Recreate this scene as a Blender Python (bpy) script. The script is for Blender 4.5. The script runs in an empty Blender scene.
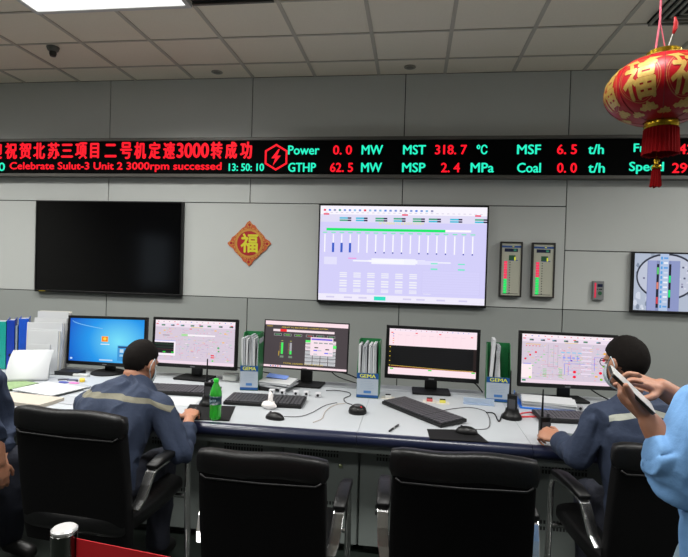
import bpy, math, random
from mathutils import Vector, Matrix, noise, Euler
random.seed(7)
SC = bpy.context.scene
COL = SC.collection
PI = math.pi
V = Vector

# ------------------------------------------------------------------ camera
EYE = 1.62
cY, cP, cR, cF = -.1329, -.0162, .0284, 514.7
CAM = V((0, -4.777, EYE))
fw = V((math.sin(cY)*math.cos(cP), math.cos(cY)*math.cos(cP), math.sin(cP)))
rt = V((math.cos(cY), -math.sin(cY), 0)); up = rt.cross(fw)
RT = rt*math.cos(cR)+up*math.sin(cR); UP = up*math.cos(cR)-rt*math.sin(cR)
cam = bpy.data.cameras.new('camera'); camo = bpy.data.objects.new('camera', cam); COL.objects.link(camo)
cam.sensor_fit = 'HORIZONTAL'; cam.sensor_width = 36; cam.lens = cF/688*36; cam.clip_start = .05
m = Matrix((RT, UP, -fw)).transposed().to_4x4(); m.translation = CAM; camo.matrix_world = m
SC.camera = camo

# ------------------------------------------------------------------ world, view, lights
w = bpy.data.worlds.new('world'); SC.world = w; w.use_nodes = True
w.node_tree.nodes['Background'].inputs[0].default_value = (.8, .9, 1, 1)
w.node_tree.nodes['Background'].inputs[1].default_value = .15
vs = SC.view_settings
vs.view_transform = 'Standard'; vs.look = 'None'; vs.gamma = 1; vs.exposure = 0; vs.use_curve_mapping = False
CEIL = EYE+1.814
LIGHT_E = 46
TROFFERS = [(-2.168, -1.597), (1.432+1.8, -1.597)] + [(x, y) for x, y in ((-4.568, -3.2), (-2.168, -3.2), (2.632, -3.2), (.232, -3.2), (-2.168, -5.4), (2.632, -5.4))] + [(-4.568, -1.597)]
TROFFERS = [t for t in TROFFERS]
for i, (x, y) in enumerate(TROFFERS):
    l = bpy.data.lights.new('troffer_light', 'AREA'); l.shape = 'RECTANGLE'; l.size = 1.12; l.size_y = .44
    l.energy = LIGHT_E; l.color = (1, .99, .95); l.spread = math.radians(150)
    o = bpy.data.objects.new('troffer_light', l); COL.objects.link(o); o.location = (x, y, CEIL-.035)

# ------------------------------------------------------------------ helpers
def lin(c):
    return tuple(((v/255)/12.92 if v/255 <= .04045 else ((v/255+.055)/1.055)**2.4) for v in c)
_mats = {}
def mat(name, rgb, rough=.5, metal=0, spec=.5, bump=0, bscale=60, var=0, vscale=8, trans=0, coat=0, sss=0, alpha=1):
    if name in _mats: return _mats[name]
    mt = bpy.data.materials.new(name); mt.use_nodes = True; nt = mt.node_tree; b = nt.nodes['Principled BSDF']
    c = (*lin(rgb), 1); b.inputs['Base Color'].default_value = c
    b.inputs['Roughness'].default_value = rough; b.inputs['Metallic'].default_value = metal
    b.inputs['Specular IOR Level'].default_value = spec
    b.inputs['Transmission Weight'].default_value = trans; b.inputs['Coat Weight'].default_value = coat
    b.inputs['Subsurface Weight'].default_value = sss; b.inputs['Alpha'].default_value = alpha
    if sss: b.inputs['Subsurface Radius'].default_value = (.02, .008, .004)
    if var or bump:
        tc = nt.nodes.new('ShaderNodeTexCoord')
    if var:
        n = nt.nodes.new('ShaderNodeTexNoise'); n.inputs['Scale'].default_value = vscale; n.inputs['Detail'].default_value = 4
        nt.links.new(tc.outputs['Object'], n.inputs['Vector'])
        mx = nt.nodes.new('ShaderNodeMix'); mx.data_type = 'RGBA'
        mx.inputs['A'].default_value = tuple(max(0, v*(1-var)) for v in c[:3])+(1,)
        mx.inputs['B'].default_value = tuple(min(1, v*(1+var)) for v in c[:3])+(1,)
        nt.links.new(n.outputs['Fac'], mx.inputs['Factor']); nt.links.new(mx.outputs['Result'], b.inputs['Base Color'])
    if bump:
        n2 = nt.nodes.new('ShaderNodeTexNoise'); n2.inputs['Scale'].default_value = bscale; n2.inputs['Detail'].default_value = 5
        nt.links.new(tc.outputs['Object'], n2.inputs['Vector'])
        bm = nt.nodes.new('ShaderNodeBump'); bm.inputs['Strength'].default_value = bump; bm.inputs['Distance'].default_value = .01
        nt.links.new(n2.outputs['Fac'], bm.inputs['Height']); nt.links.new(bm.outputs['Normal'], b.inputs['Normal'])
    _mats[name] = mt; return mt
def glow(rgb, s=1.0):
    key = 'glow_%d_%d_%d_%g' % (*rgb, s)
    if key in _mats: return _mats[key]
    mt = bpy.data.materials.new(key); mt.use_nodes = True; b = mt.node_tree.nodes['Principled BSDF']
    b.inputs['Base Color'].default_value = (.01, .01, .01, 1); b.inputs['Roughness'].default_value = .25
    b.inputs['Specular IOR Level'].default_value = .08
    b.inputs['Emission Color'].default_value = (*lin(rgb), 1); b.inputs['Emission Strength'].default_value = s
    _mats[key] = mt; return mt

class B:
    """collects shapes; build() links them as one mesh object"""
    def __init__(s, M=None): s.v = []; s.f = []; s.m = []; s.mats = []; s.M = M or Matrix()
    def mi(s, m):
        if m is None: return 0
        if m not in s.mats: s.mats.append(m)
        return s.mats.index(m)
    def add(s, vs, fs, m=None, M=None):
        k = len(s.v); T = s.M @ M if M is not None else s.M
        s.v += [T @ V(p) for p in vs]; s.f += [tuple(i+k for i in f) for f in fs]; s.m += [s.mi(m)]*len(fs)
        return s
    def box(s, a, b, m=None, M=None):
        (x0, y0, z0), (x1, y1, z1) = a, b
        vs = [(x0,y0,z0),(x1,y0,z0),(x1,y1,z0),(x0,y1,z0),(x0,y0,z1),(x1,y0,z1),(x1,y1,z1),(x0,y1,z1)]
        return s.add(vs, [(0,3,2,1),(4,5,6,7),(0,1,5,4),(1,2,6,5),(2,3,7,6),(3,0,4,7)], m, M)
    def prism(s, pts, z0, z1, m=None, M=None):
        n = len(pts)
        vs = [(x, y, z0) for x, y in pts]+[(x, y, z1) for x, y in pts]
        fs = [tuple(range(n-1, -1, -1)), tuple(range(n, 2*n))]+[(i, (i+1) % n, (i+1) % n+n, i+n) for i in range(n)]
        return s.add(vs, fs, m, M)
    def rbox(s, c, w, d, h, r, m=None, M=None, n=5):
        """box with rounded vertical corners, centre of base c"""
        pts = []
        for qx, qy, a0 in ((1,1,0),(-1,1,90),(-1,-1,180),(1,-1,270)):
            for i in range(n+1):
                a = math.radians(a0+90*i/n); pts.append((c[0]+qx*(w/2-r)+r*math.cos(a), c[1]+qy*(d/2-r)+r*math.sin(a)))
        return s.prism(pts, c[2], c[2]+h, m, M)
    def tube(s, pts, r, m=None, n=8, close=False, M=None, flat=1.0):
        pts = [V(p) for p in pts]; rs = r if isinstance(r, (list, tuple)) else [r]*len(pts)
        vs = []; fs = []; N = len(pts)
        t0 = (pts[1]-pts[0]).normalized(); u = t0.orthogonal().normalized()
        for i, p in enumerate(pts):
            if close: t = (pts[(i+1) % N]-pts[i-1])
            else: t = pts[min(i+1, N-1)]-pts[max(i-1, 0)]
            t = t.normalized() if t.length > 1e-9 else t0
            u = (u-t*u.dot(t)); u = u.normalized() if u.length > 1e-6 else t.orthogonal().normalized(); q = t.cross(u)
            for j in range(n):
                a = 2*PI*j/n; vs.append(p+(u*math.cos(a)+q*math.sin(a)*flat)*rs[i])
        for i in range(N if close else N-1):
            for j in range(n):
                a = i*n+j; b = i*n+(j+1) % n; c = ((i+1) % N)*n+(j+1) % n; d = ((i+1) % N)*n+j
                fs.append((a, b, c, d))
        if not close: fs += [tuple(range(n-1, -1, -1)), tuple(range((N-1)*n, N*n))]
        return s.add(vs, fs, m, M)
    def lathe(s, prof, c=(0,0,0), m=None, n=24, M=None):
        vs = []; fs = []; N = len(prof)
        for r, z in prof:
            for j in range(n):
                a = 2*PI*j/n; vs.append((c[0]+r*math.cos(a), c[1]+r*math.sin(a), c[2]+z))
        for i in range(N-1):
            for j in range(n): fs.append((i*n+j, i*n+(j+1) % n, (i+1)*n+(j+1) % n, (i+1)*n+j))
        fs += [tuple(range(n-1, -1, -1)), tuple(range((N-1)*n, N*n))]
        return s.add(vs, fs, m, M)
    def ell(s, c, r, m=None, M=None, n=24, k=14, fn=None):
        vs = []; fs = []
        for i in range(1, k):
            t = PI*i/k
            for j in range(n):
                a = 2*PI*j/n; d = V((math.sin(t)*math.cos(a), math.sin(t)*math.sin(a), math.cos(t)))
                q = fn(d) if fn else 1
                vs.append((c[0]+r[0]*d.x*q, c[1]+r[1]*d.y*q, c[2]+r[2]*d.z*q))
        top = len(vs); q = fn(V((0,0,1))) if fn else 1; vs.append((c[0], c[1], c[2]+r[2]*q))
        q = fn(V((0,0,-1))) if fn else 1; vs.append((c[0], c[1], c[2]-r[2]*q))
        for i in range(k-2):
            for j in range(n): fs.append((i*n+j, (i+1)*n+j, (i+1)*n+(j+1) % n, i*n+(j+1) % n))
        for j in range(n):
            fs.append((top, j, (j+1) % n)); b = (k-2)*n; fs.append((top+1, b+(j+1) % n, b+j))
        return s.add(vs, fs, m, M)
    def cap(s, p0, p1, r0, r1, m=None, n=16):
        """tapered capsule"""
        p0 = V(p0); p1 = V(p1); t = (p1-p0); L = t.length; t = t.normalized(); pts = []; rs = []
        for a in (-88, -60, -30, 0): pts.append(p0+t*r0*math.sin(math.radians(a))); rs.append(r0*math.cos(math.radians(a)))
        for a in (0, 30, 60, 88): pts.append(p1+t*r1*math.sin(math.radians(a))); rs.append(r1*math.cos(math.radians(a)))
        return s.tube(pts, rs, m, n)
    def loft(s, rings, right, m=None, n=28, sq=2.0):
        """rings (centre, halfwidth, halfdepth), cross-sections held along 'right'"""
        vs = []; fs = []; R = V(right).normalized(); N = len(rings)
        P = [V(r[0]) for r in rings]
        e0 = (P[0]-P[1]).normalized()*rings[0][2]*.4; e1 = (P[-1]-P[-2]).normalized()*rings[-1][2]*.4
        RR = [(P[0]+e0, rings[0][1]*.5, rings[0][2]*.5)]+[(P[i], rings[i][1], rings[i][2]) for i in range(N)]+[(P[-1]+e1, rings[-1][1]*.5, rings[-1][2]*.5)]
        for i, (p, a, b) in enumerate(RR):
            t = (RR[min(i+1, N+1)][0]-RR[max(i-1, 0)][0]).normalized(); F = t.cross(R).normalized()
            for j in range(n):
                c = math.cos(2*PI*j/n); q = math.sin(2*PI*j/n)
                c = math.copysign(abs(c)**(2/sq), c); q = math.copysign(abs(q)**(2/sq), q)
                vs.append(p+R*a*c+F*b*q)
        for i in range(N+1):
            for j in range(n): fs.append((i*n+j, i*n+(j+1) % n, (i+1)*n+(j+1) % n, (i+1)*n+j))
        fs += [tuple(range(n-1, -1, -1)), tuple(range((N+1)*n, (N+2)*n))]
        return s.add(vs, fs, m)
    def build(s, name, m=None, parent=None, smooth=False, bevel=0, auto=None):
        me = bpy.data.meshes.new(name); me.from_pydata([tuple(p) for p in s.v], [], s.f); me.update()
        mats = s.mats or ([m] if m else [])
        if m and s.mats and None in s.mats: pass
        for q in mats: me.materials.append(q)
        if s.mats:
            for p, i in zip(me.polygons, s.m): p.material_index = i
        o = bpy.data.objects.new(name, me); COL.objects.link(o)
        if parent: o.parent = parent
        if smooth: me.shade_smooth()
        if auto is not None:
            me.shade_smooth(); me.set_sharp_from_angle(angle=math.radians(auto))
        if bevel:
            b = o.modifiers.new('bevel', 'BEVEL'); b.width = bevel; b.segments = 2; b.limit_method = 'ANGLE'; b.angle_limit = math.radians(40)
        return o

def tag(o, label=None, cat=None, group=None, kind=None):
    if label: o['label'] = label
    if cat: o['category'] = cat
    if group: o['group'] = group
    if kind: o['kind'] = kind
    return o
def thing(name, label, cat, loc=(0,0,0), rz=0, group=None):
    o = bpy.data.objects.new(name, None); COL.objects.link(o); o.location = loc; o.rotation_euler = (0, 0, rz)
    o.empty_display_size = .05
    return tag(o, label, cat, group)
def struct(o): o['kind'] = 'structure'; return o
def dup(root, loc, rz=0, label=None, group=None):
    def cp(o, parent):
        c = o.copy(); COL.objects.link(c); c.parent = parent
        for ch in kids[o]: cp(ch, c)
        return c
    kids = {}
    def walk(o):
        kids[o] = list(o.children)
        for ch in kids[o]: walk(ch)
    walk(root)
    r = cp(root, None); r.location = loc; r.rotation_euler = (0, 0, rz)
    if label: r['label'] = label
    if group: r['group'] = group
    return r

_tc = {}
def text_mesh(body, offset=0.0):
    key = (body, offset)
    if key in _tc: return _tc[key]
    c = bpy.data.curves.new('txt', 'FONT'); c.body = body; c.offset = offset; c.resolution_u = 3
    o = bpy.data.objects.new('txt', c); COL.objects.link(o)
    dg = bpy.context.evaluated_depsgraph_get(); me = bpy.data.meshes.new_from_object(o.evaluated_get(dg))
    vs = [tuple(v.co) for v in me.vertices]; fs = [tuple(p.vertices) for p in me.polygons]
    bpy.data.objects.remove(o); bpy.data.curves.remove(c); bpy.data.meshes.remove(me)
    if not vs: vs = [(0,0,0),(1,0,0),(1,1,0)]; fs = [(0,1,2)]
    x0 = min(v[0] for v in vs); x1 = max(v[0] for v in vs); y0 = min(v[1] for v in vs); y1 = max(v[1] for v in vs)
    vs = [((v[0]-x0)/(x1-x0), (v[1]-y0)/(y1-y0)) for v in vs]
    _tc[key] = (vs, fs); return vs, fs
def text_xz(b, body, x0, x1, z0, z1, y, m, offset=0.0):
    """writing fitted into a box in the XZ plane, read from -Y"""
    vs, fs = text_mesh(body, offset)
    b.add([(x0+(x1-x0)*u, y, z0+(z1-z0)*v) for u, v in vs], fs, m)

# ------------------------------------------------------------------ room shell
M_wall = mat('wall_panel_grey', (190, 193, 190), .42, var=.03, vscale=3, bump=.04, bscale=400)
M_seam = mat('seam_dark', (40, 42, 42), .8)
M_ceil = mat('ceiling_tile', (232, 222, 204), .9, var=.04, vscale=60, bump=.15, bscale=150)
M_tbar = mat('ceiling_grid', (186, 178, 164), .6)
M_floor = mat('floor_dark', (34, 40, 36), .35, var=.2, vscale=5)
M_side = mat('side_wall_paint', (150, 150, 146), .7)
XL, XR, YR = -6.2, 4.3, -9.2
struct(B().box((XL-.1, YR-.1, -.1), (XR+.1, .15, 0), M_floor).build('floor'))
b = B()
b.box((XL, .012, 0), (XR, .12, CEIL+.1), M_seam)
G = .004
vx = [XL, -5.93, -4.477, -3.027, -1.569, -.119, 1.324, 2.774, 4.22, XR]
zt, zb, zr = 2.237, 1.3265, 1.849
M_wlow = mat('wall_panel_lower', (150, 154, 151), .45, var=.03, vscale=3, bump=.04, bscale=400)
def panel(x0, x1, z0, z1): b.box((x0+G, 0, z0+G), (x1-G, .02, z1-G), M_wlow if z1 < 1.4 else M_wall)
for i in range(len(vx)-1):
    x0, x1 = vx[i], vx[i+1]
    panel(x0, x1, 0, zb)
    if x0 >= 1.3: panel(x0, x1, zb, zr); panel(x0, x1, zr, 2.66)
    else: panel(x0, x1, zt, 2.66)
    panel(x0, x1, 2.66, CEIL)
for x0, x1 in ((XL, -3.815), (-3.815, -2.232), (-2.232, -.884), (-.884, .655), (.655, 1.324)): panel(x0, x1, zb, zt)
struct(b.build('wall_back', bevel=.0015))
struct(B().box((XL-.1, YR, 0), (XL, .12, CEIL+.1), M_side).build('wall_left'))
struct(B().box((XR, YR, 0), (XR+.1, .12, CEIL+.1), M_side).build('wall_right'))
struct(B().box((XL-.1, YR-.1, 0), (XR+.1, YR, CEIL+.1), M_side).build('wall_rear'))
struct(B().box((XL-.1, YR-.1, CEIL+.004), (XR+.1, .12, CEIL+.15), M_ceil).build('ceiling'))
b = B(); TX, TY = -3.368, -.322
x = TX-.6*5
while x < XR:
    if x > XL: b.box((x-.014, YR, CEIL-.004), (x+.014, 0, CEIL+.006), M_tbar)
    x += .6
y = TY
while y > YR:
    b.box((XL, y-.009, CEIL-.003), (XR, y+.009, CEIL+.006), M_tbar); y -= .51
struct(b.build('trim_1'))
# a window far behind the camera on the left wall (seen mirrored in the dark television)
b = B(); b.box((XL-.02, -7.7, 1.1), (XL+.004, -6.4, 2.3), glow((190, 205, 220), 1.0))
wn = struct(b.build('window_1'))
b = B()
for a, c in (((XL,-7.76,1.04),(XL+.05,-6.34,1.1)),((XL,-7.76,2.3),(XL+.05,-6.34,2.36)),((XL,-7.76,1.1),(XL+.05,-7.7,2.3)),((XL,-6.4,1.1),(XL+.05,-6.34,2.3)),((XL,-7.08,1.1),(XL+.04,-7.02,2.3))): b.box(a, c, M_tbar)
b.build('window_frame', parent=wn)

# ceiling fittings
M_white = mat('white_enamel', (200, 201, 198), .4)
M_diff = glow((255, 255, 255), 2.2)
M_black = mat('black_plastic', (10, 10, 11), .4, spec=.35)
M_blackm = mat('black_matt', (8, 8, 9), .7, spec=.3)
def troffer():
    t = thing('ceiling_light', '', 'light')
    b = B(); b.box((-.592, -.248, -.02), (-.56, .248, .0)); b.box((.56, -.248, -.02), (.592, .248, 0)); b.box((-.56, -.248, -.02), (.56, -.215, 0)); b.box((-.56, .215, -.02), (.56, .248, 0))
    b.build('frame', M_white, t)
    B().box((-.558, -.213, -.012), (.558, .213, -.002)).build('diffuser', M_diff, t)
    return t
tr = troffer()
lbl = {0: 'bright recessed ceiling light at the upper left, above the wall display'}
for i, (x, y) in enumerate(TROFFERS):
    o = tr if i == 0 else dup(tr, (0,0,0))
    o.location = (x, y, CEIL-.004); o['group'] = 'recessed ceiling lights'
    rw = {-1.597: 'nearest the back wall', -3.2: 'above the row of chairs', -5.4: 'far behind the chairs'}[round(y, 3)]; sd = 'far left' if x < -4 else 'left' if x < -1 else 'centre' if x < 1 else 'right'
    o['label'] = lbl.get(i, 'recessed ceiling light at the %s, %s, outside the picture' % (sd, rw))
M_gun = mat('grey_grille', (96, 96, 90), .5)
t = thing('ceiling_vent', 'square grey ceiling vent with slanted louvres at upper right above the lantern', 'vent', (1.84, -1.087, CEIL-.004))
b = B()
for k in range(5):
    s0 = .25-.048*k; s1 = s0-.016
    for (a, c, d, e) in ((-s0, s0, -s0, -s1), (-s0, s0, s1, s0), (-s0, -s1, -s0, s0), (s1, s0, -s0, s0)): b.box((a, d*.87, -.03+.003*k), (c, e*.87, -.001))
b.build('louvre', M_white if 0 else mat('vent_louvre', (150, 148, 138), .5), t)
B().box((-.255, -.22, -.012), (.255, .22, 0)).build('duct_opening', M_blackm, t)
t = thing('ceiling_vent', 'narrow dark slot vent at the end of the bright ceiling light', 'vent', (-1.27, -1.597, CEIL-.004))
B().box((-.28, -.24, -.01), (.28, .24, 0)).build('duct_opening', M_blackm, t)
b = B()
for k in range(7): b.box((-.285, -.245+.0735*k, -.022), (.285, -.225+.0735*k, 0))
b.build('louvre', mat('vent_louvre_dark', (88, 86, 80), .5), t)
t = thing('ceiling_sprinkler', 'small round grey fitting hanging under a ceiling tile at upper left', 'sprinkler', (-3.07, -.771, CEIL))
B().lathe([(.0, 0), (.05, 0), (.05, -.01), (.042, -.03), (.03, -.04), (.0, -.04)], m=M_gun, n=20).build('mounting_flange', parent=t, auto=40)
B().lathe([(.028, -.022), (.028, -.06), (.022, -.078), (.0, -.082)], m=mat('dark_metal', (60, 60, 58), .4, .5), n=20).build('nozzle', parent=t, auto=40)
for (x, y, l) in ((-1.868, -.152, 'left'), (-.082, -.161, 'right')):
    t = thing('ceiling_speaker', 'flat round grey disc in the ceiling close to the back wall, %s of the two' % l, 'ceiling disc', (x, y, CEIL))
    B().lathe([(.0, 0), (.052, 0), (.052, -.004), (.045, -.007), (0, -.008)], n=24).build('rim', mat('disc_grey', (150, 145, 132), .6), t, auto=40)
    B().lathe([(.0, -.007), (.034, -.007), (.03, -.010), (0, -.011)], n=24).build('grille', mat('grille_dark', (120, 116, 106), .6), t, auto=40)

# ------------------------------------------------------------------ LED sign
def rgbglow(c): return glow(c, 1.0)
RED, CYN = glow((255, 22, 40), 1.15), glow((40, 245, 200), 1.0)
t = thing('led_sign', 'long black LED ticker sign with red and green-blue text across the wall', 'led sign', (0, -.005, 2.468))
H = .376
b = B(); SX0, SX1 = -5.2, 3.6
b.box((SX0, -.085, 0), (SX1, -.0, .03)); b.box((SX0, -.085, H-.03), (SX1, 0, H)); b.box((SX0, -.085, .03), (SX0+.03, 0, H-.03)); b.box((SX1-.03, -.085, .03), (SX1, 0, H-.03))
b.build('frame', mat('sign_frame', (92, 90, 86), .45, .3), t, bevel=.003)
B().box((SX0+.03, -.07, .03), (SX1-.03, -.01, H-.03)).build('display_face', mat('sign_face', (3, 4, 4), .85, spec=.1), t)
def wallpt(px, py, y):
    d = fw+RT*((px-344)/cF)+UP*((278.5-py)/cF); return CAM+d*((y-CAM.y)/d.y)
def led(bb, body, px0, px1, pyt, pyb, m, off=.012):
    a = wallpt(px0, (pyt+pyb)/2, -.077); c = wallpt(px1, (pyt+pyb)/2, -.077)
    zc = {1: .256, 2: .096}[1 if pyt < 160 else 2]; h = abs(wallpt(344, pyt, -.077).z-wallpt(344, pyb, -.077).z)
    bb = B(); e = off*.28
    for k, (dx, dz) in enumerate(((-e, 0), (e, 0), (0, e*.7), (0, -e*.7))):
        text_xz(bb, body, a.x+dx+e, c.x+dx-e, zc-h/2+dz, zc+h/2+dz, -.0712-.0002*k, m)
    bb.build('lettering', parent=t)
b = B()
CH = '祝贺北苏三项目二号机定速'
xs = [5, 19, 33, 47.5, 61, 75, 90, 104.5, 120, 134, 148.5, 163]
def chz(ch): return {'三': (147.5, 161.5), '二': (148, 161.5), '目': (146.5, 162)}.get(ch, (145.5, 162.5))
for ch, x in zip(CH, xs): led(b, ch, x, x+(12 if ch not in '目' else 9), *chz(ch), RED, .022)
led(b, '3000', 176.5, 209, 146.5, 161.5, RED, .022)
for ch, x in zip('转成功', (210.5, 225, 240)): led(b, ch, x, x+12, 145.5, 162.5, RED, .022)
led(b, '迎', -9, 2, 145.5, 162.5, RED, .022)
led(b, 'Celebrate Sulut-3 Unit 2 3000rpm successed', 9.5, 221.5, 164.8, 174.8, RED, .011)
for s, x0, x1, r, c in (
    ('13: 50: 10', 228.5, 264, 2, 'c'), ('10', -6, 5, 2, 'c'),
    ('Power', 288, 319.5, 1, 'c'), ('0. 0', 333, 352, 1, 'r'), ('MW', 361.5, 383, 1, 'c'), ('GTHP', 288, 316, 2, 'c'), ('62. 5', 330, 353, 2, 'r'), ('MW', 361, 382, 2, 'c'),
    ('MST', 403, 426, 1, 'c'), ('318. 7', 435, 467, 1, 'r'), ('℃', 476.5, 487.5, 1, 'c'), ('MSP', 402, 425.5, 2, 'c'), ('2. 4', 441, 460, 2, 'r'), ('MPa', 470.5, 494, 2, 'c'),
    ('MSF', 517, 541, 1, 'c'), ('6. 5', 557, 577, 1, 'r'), ('t/h', 588, 604, 1, 'c'), ('Coal', 517, 541, 2, 'c'), ('0. 0', 557, 577, 2, 'r'), ('t/h', 588, 605, 2, 'c'),
    ('Freq.', 633.5, 661, 1, 'c'), ('42', 678, 695, 1, 'r'), ('Speed', 629, 664, 2, 'c'), ('299', 672, 695, 2, 'r')):
    y0, y1 = (146, 155) if r == 1 else (163.5, 172.5)
    if s in ('Power', 'Freq.'): y1 += 1 if s == 'Freq.' else 0
    if s == 'Speed': y1 += 2
    if s == '13: 50: 10': y0, y1 = 166.5, 174
    led(b, s, x0, x1, y0, y1, CYN if c == 'c' else RED, .010)
# hexagon badge with a lightning bolt
hc = wallpt(276, 158, -.077); hz = .19; R0, R1 = .125, .105
for k in range(6):
    a0 = math.radians(90+60*k); a1 = math.radians(150+60*k)
    b.add([(hc.x+R0*math.cos(a0), -.0715, hz+R0*math.sin(a0)), (hc.x+R0*math.cos(a1), -.0715, hz+R0*math.sin(a1)), (hc.x+R1*math.cos(a1), -.0715, hz+R1*math.sin(a1)), (hc.x+R1*math.cos(a0), -.0715, hz+R1*math.sin(a0))], [(0,1,2,3)], RED)
bolt = [(.02, .075), (-.045, -.01), (-.008, -.01), (-.03, -.08), (.045, .015), (.01, .015), (.035, .075)]
b.add([(hc.x+x, -.0715, hz+z) for x, z in bolt], [(0,1,2,5,6), (2,3,4,5)], RED)
b.build('emblem', parent=t)

# ------------------------------------------------------------------ screens
class Scr:
    """screen picture in u (0..1 left-right), v (0..1 top-bottom) on the plane y of a display w x h centred at (cx, cz)"""
    def __init__(s, w, h, cx, cz, y): s.w, s.h, s.cx, s.cz, s.y = w, h, cx, cz, y; s.b = B(); s.k = 0
    def P(s, u, v, k): return (s.cx+(u-.5)*s.w, s.y-.00012*k, s.cz+(.5-v)*s.h)
    def r(s, u0, v0, u1, v1, c, g=1.0, k=None):
        if k is None: s.k += .05; k = s.k
        s.b.add([s.P(u0, v1, k), s.P(u1, v1, k), s.P(u1, v0, k), s.P(u0, v0, k)], [(0,1,2,3)], glow(c, g))
    def poly(s, pts, c, g=1.0):
        s.k += .05; s.b.add([s.P(min(1, max(0, u)), min(1, max(0, v)), s.k) for u, v in pts], [tuple(range(len(pts)))[::-1]], glow(c, g))
    def t(s, body, u0, v0, u1, v1, c, off=0.0):
        s.k += .05; vs, fs = text_mesh(body, off)
        s.b.add([s.P(u0+(u1-u0)*a, v1+(v0-v1)*e, s.k) for a, e in vs], fs, glow(c, 1.0))
def W(px, py, y=0): return wallpt(px, py, y)

def wall_tv(label, x0, x1, z0, z1, name='wall_television'):
    t = thing(name, label, 'television', ((x0+x1)/2, -.003, z0)); w, h = x1-x0, z1-z0
    b = B(); F = .014
    b.box((-w/2, -.05, 0), (w/2, 0, .022)); b.box((-w/2, -.05, h-F), (w/2, 0, h)); b.box((-w/2, -.05, .022), (-w/2+F, 0, h-F)); b.box((w/2-F, -.05, .022), (w/2, 0, h-F))
    b.build('bezel', M_black, t, bevel=.003)
    return t, w, h
# left, switched off
t, w_, h_ = wall_tv('large black switched-off television mounted on the left of the wall', -3.775, -2.222, 1.318, 2.236)
B().box((-w_/2+.013, -.044, .02), (w_/2-.013, -.004, h_-.013)).build('screen', mat('dark_glass', (5, 5, 6), .12, spec=.35), t)
B().box((-w_/2+.05, -.0515, .006), (-w_/2+.12, -.05, .012)).build('indicator_lamp', glow((170, 150, 40), .7), t)
# centre, turbine overview
t, w_, h_ = wall_tv('large wall television glowing pale lilac with a bar chart overview page', -.884, .655, 1.315, 2.230)
S = Scr(w_-.028, h_-.038, 0, h_/2+.004, -.0455)
S.r(0, 0, 1, 1, (212, 208, 250), 1.0)
S.r(0, 0, 1, .09, (250, 246, 255)); S.r(0, .09, 1, .17, (226, 222, 246)); S.r(0, .93, 1, 1, (240, 236, 252))
for i in range(22):
    c = random.choice([(120,150,220),(90,140,230),(230,60,90),(150,150,190),(140,190,230),(60,160,150)])
    S.r(.02+.031*i, .035, .02+.031*i+.014, .055, c)
for i in range(30): S.r(.03+.032*i, .068, .03+.032*i+.015, .073, (200,190,215))
for u in (.02, .5, .93): S.r(u, .08, u+.035, .095, (235, 50, 90))
for i, u in enumerate((.13, .345, .56, .775, .93)):
    pass
for i, u in enumerate((.12, .22, .34, .45, .565, .66, .785, .93)):
    for j in range(2):
        S.r(u, .12+.024*j, u+.05, .136+.024*j, random.choice([(60,190,220),(50,150,110),(70,170,130)]))
        S.r(u+.05, .12+.024*j, u+.072, .136+.024*j, (40, 35, 70))
S.t('3# TURBINE TG & BODY SYSTEM', .36, .165, .63, .192, (240, 235, 110))
S.r(.04, .235, .76, .262, (20, 235, 110)); S.r(.76, .235, .91, .258, (255, 250, 255))
for i in range(18):
    u = .032+.0523*i; S.r(u-.014, .276, u+.014, .287, (130, 235, 190))
    S.r(u-.004, .3, u+.004, .49, (250, 248, 255))
    if i in (1, 2, 3): S.r(u-.007, .39, u+.007, .49, (60, 95, 200))
    elif i > 5 and i % 5: S.r(u-.004, .478, u+.004, .492, (40, 60, 170))
for u0, u1, h in ((.22,.34,.008),(.34,.62,.03),(.62,.68,.02),(.68,.86,.006)):
    S.r(u0*.95, .575-h, u1*.95-.02*(u1>.8), .575+h, (245, 246, 255))
S.poly([(.3,.565),(.31,.585),(.52,.6),(.52,.55)], (250,250,255))
S.r(.18, .545, .23, .556, (240, 150, 220))
S.r(.03, .54, .11, .62, (228, 226, 252)); S.r(.6, .56, .72, .6, (228,226,255))
for u in (.68, .84): S.r(u, .58, u+.04, .592, (120, 235, 200)); S.r(u, .635, u+.04, .65, (120, 235, 200))
for i in range(7):
    u = .13+.085*i
    for v0, v1 in ((.70, .76), (.78, .86), (.87, .91)):
        if random.random() < .85:
            for q in range(3): S.r(u, v0+(v1-v0)*q/3, u+.045, v0+(v1-v0)*(q+.6)/3, (240, 240, 250))
S.r(.63, .66, .97, .90, (206, 202, 244)); S.r(.632, .663, .968, .897, (214, 210, 251))
for i in range(8): S.r(.63, .69+.026*i, .97, .692+.026*i, (205, 200, 242))
S.r(.345, .945, .415, .985, (50, 225, 195))
for u in (.05, .16, .25, .52, .6, .72, .85): S.r(u, .955, u+.05, .972, (214, 208, 240))
S.b.build('screen', parent=t)
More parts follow.
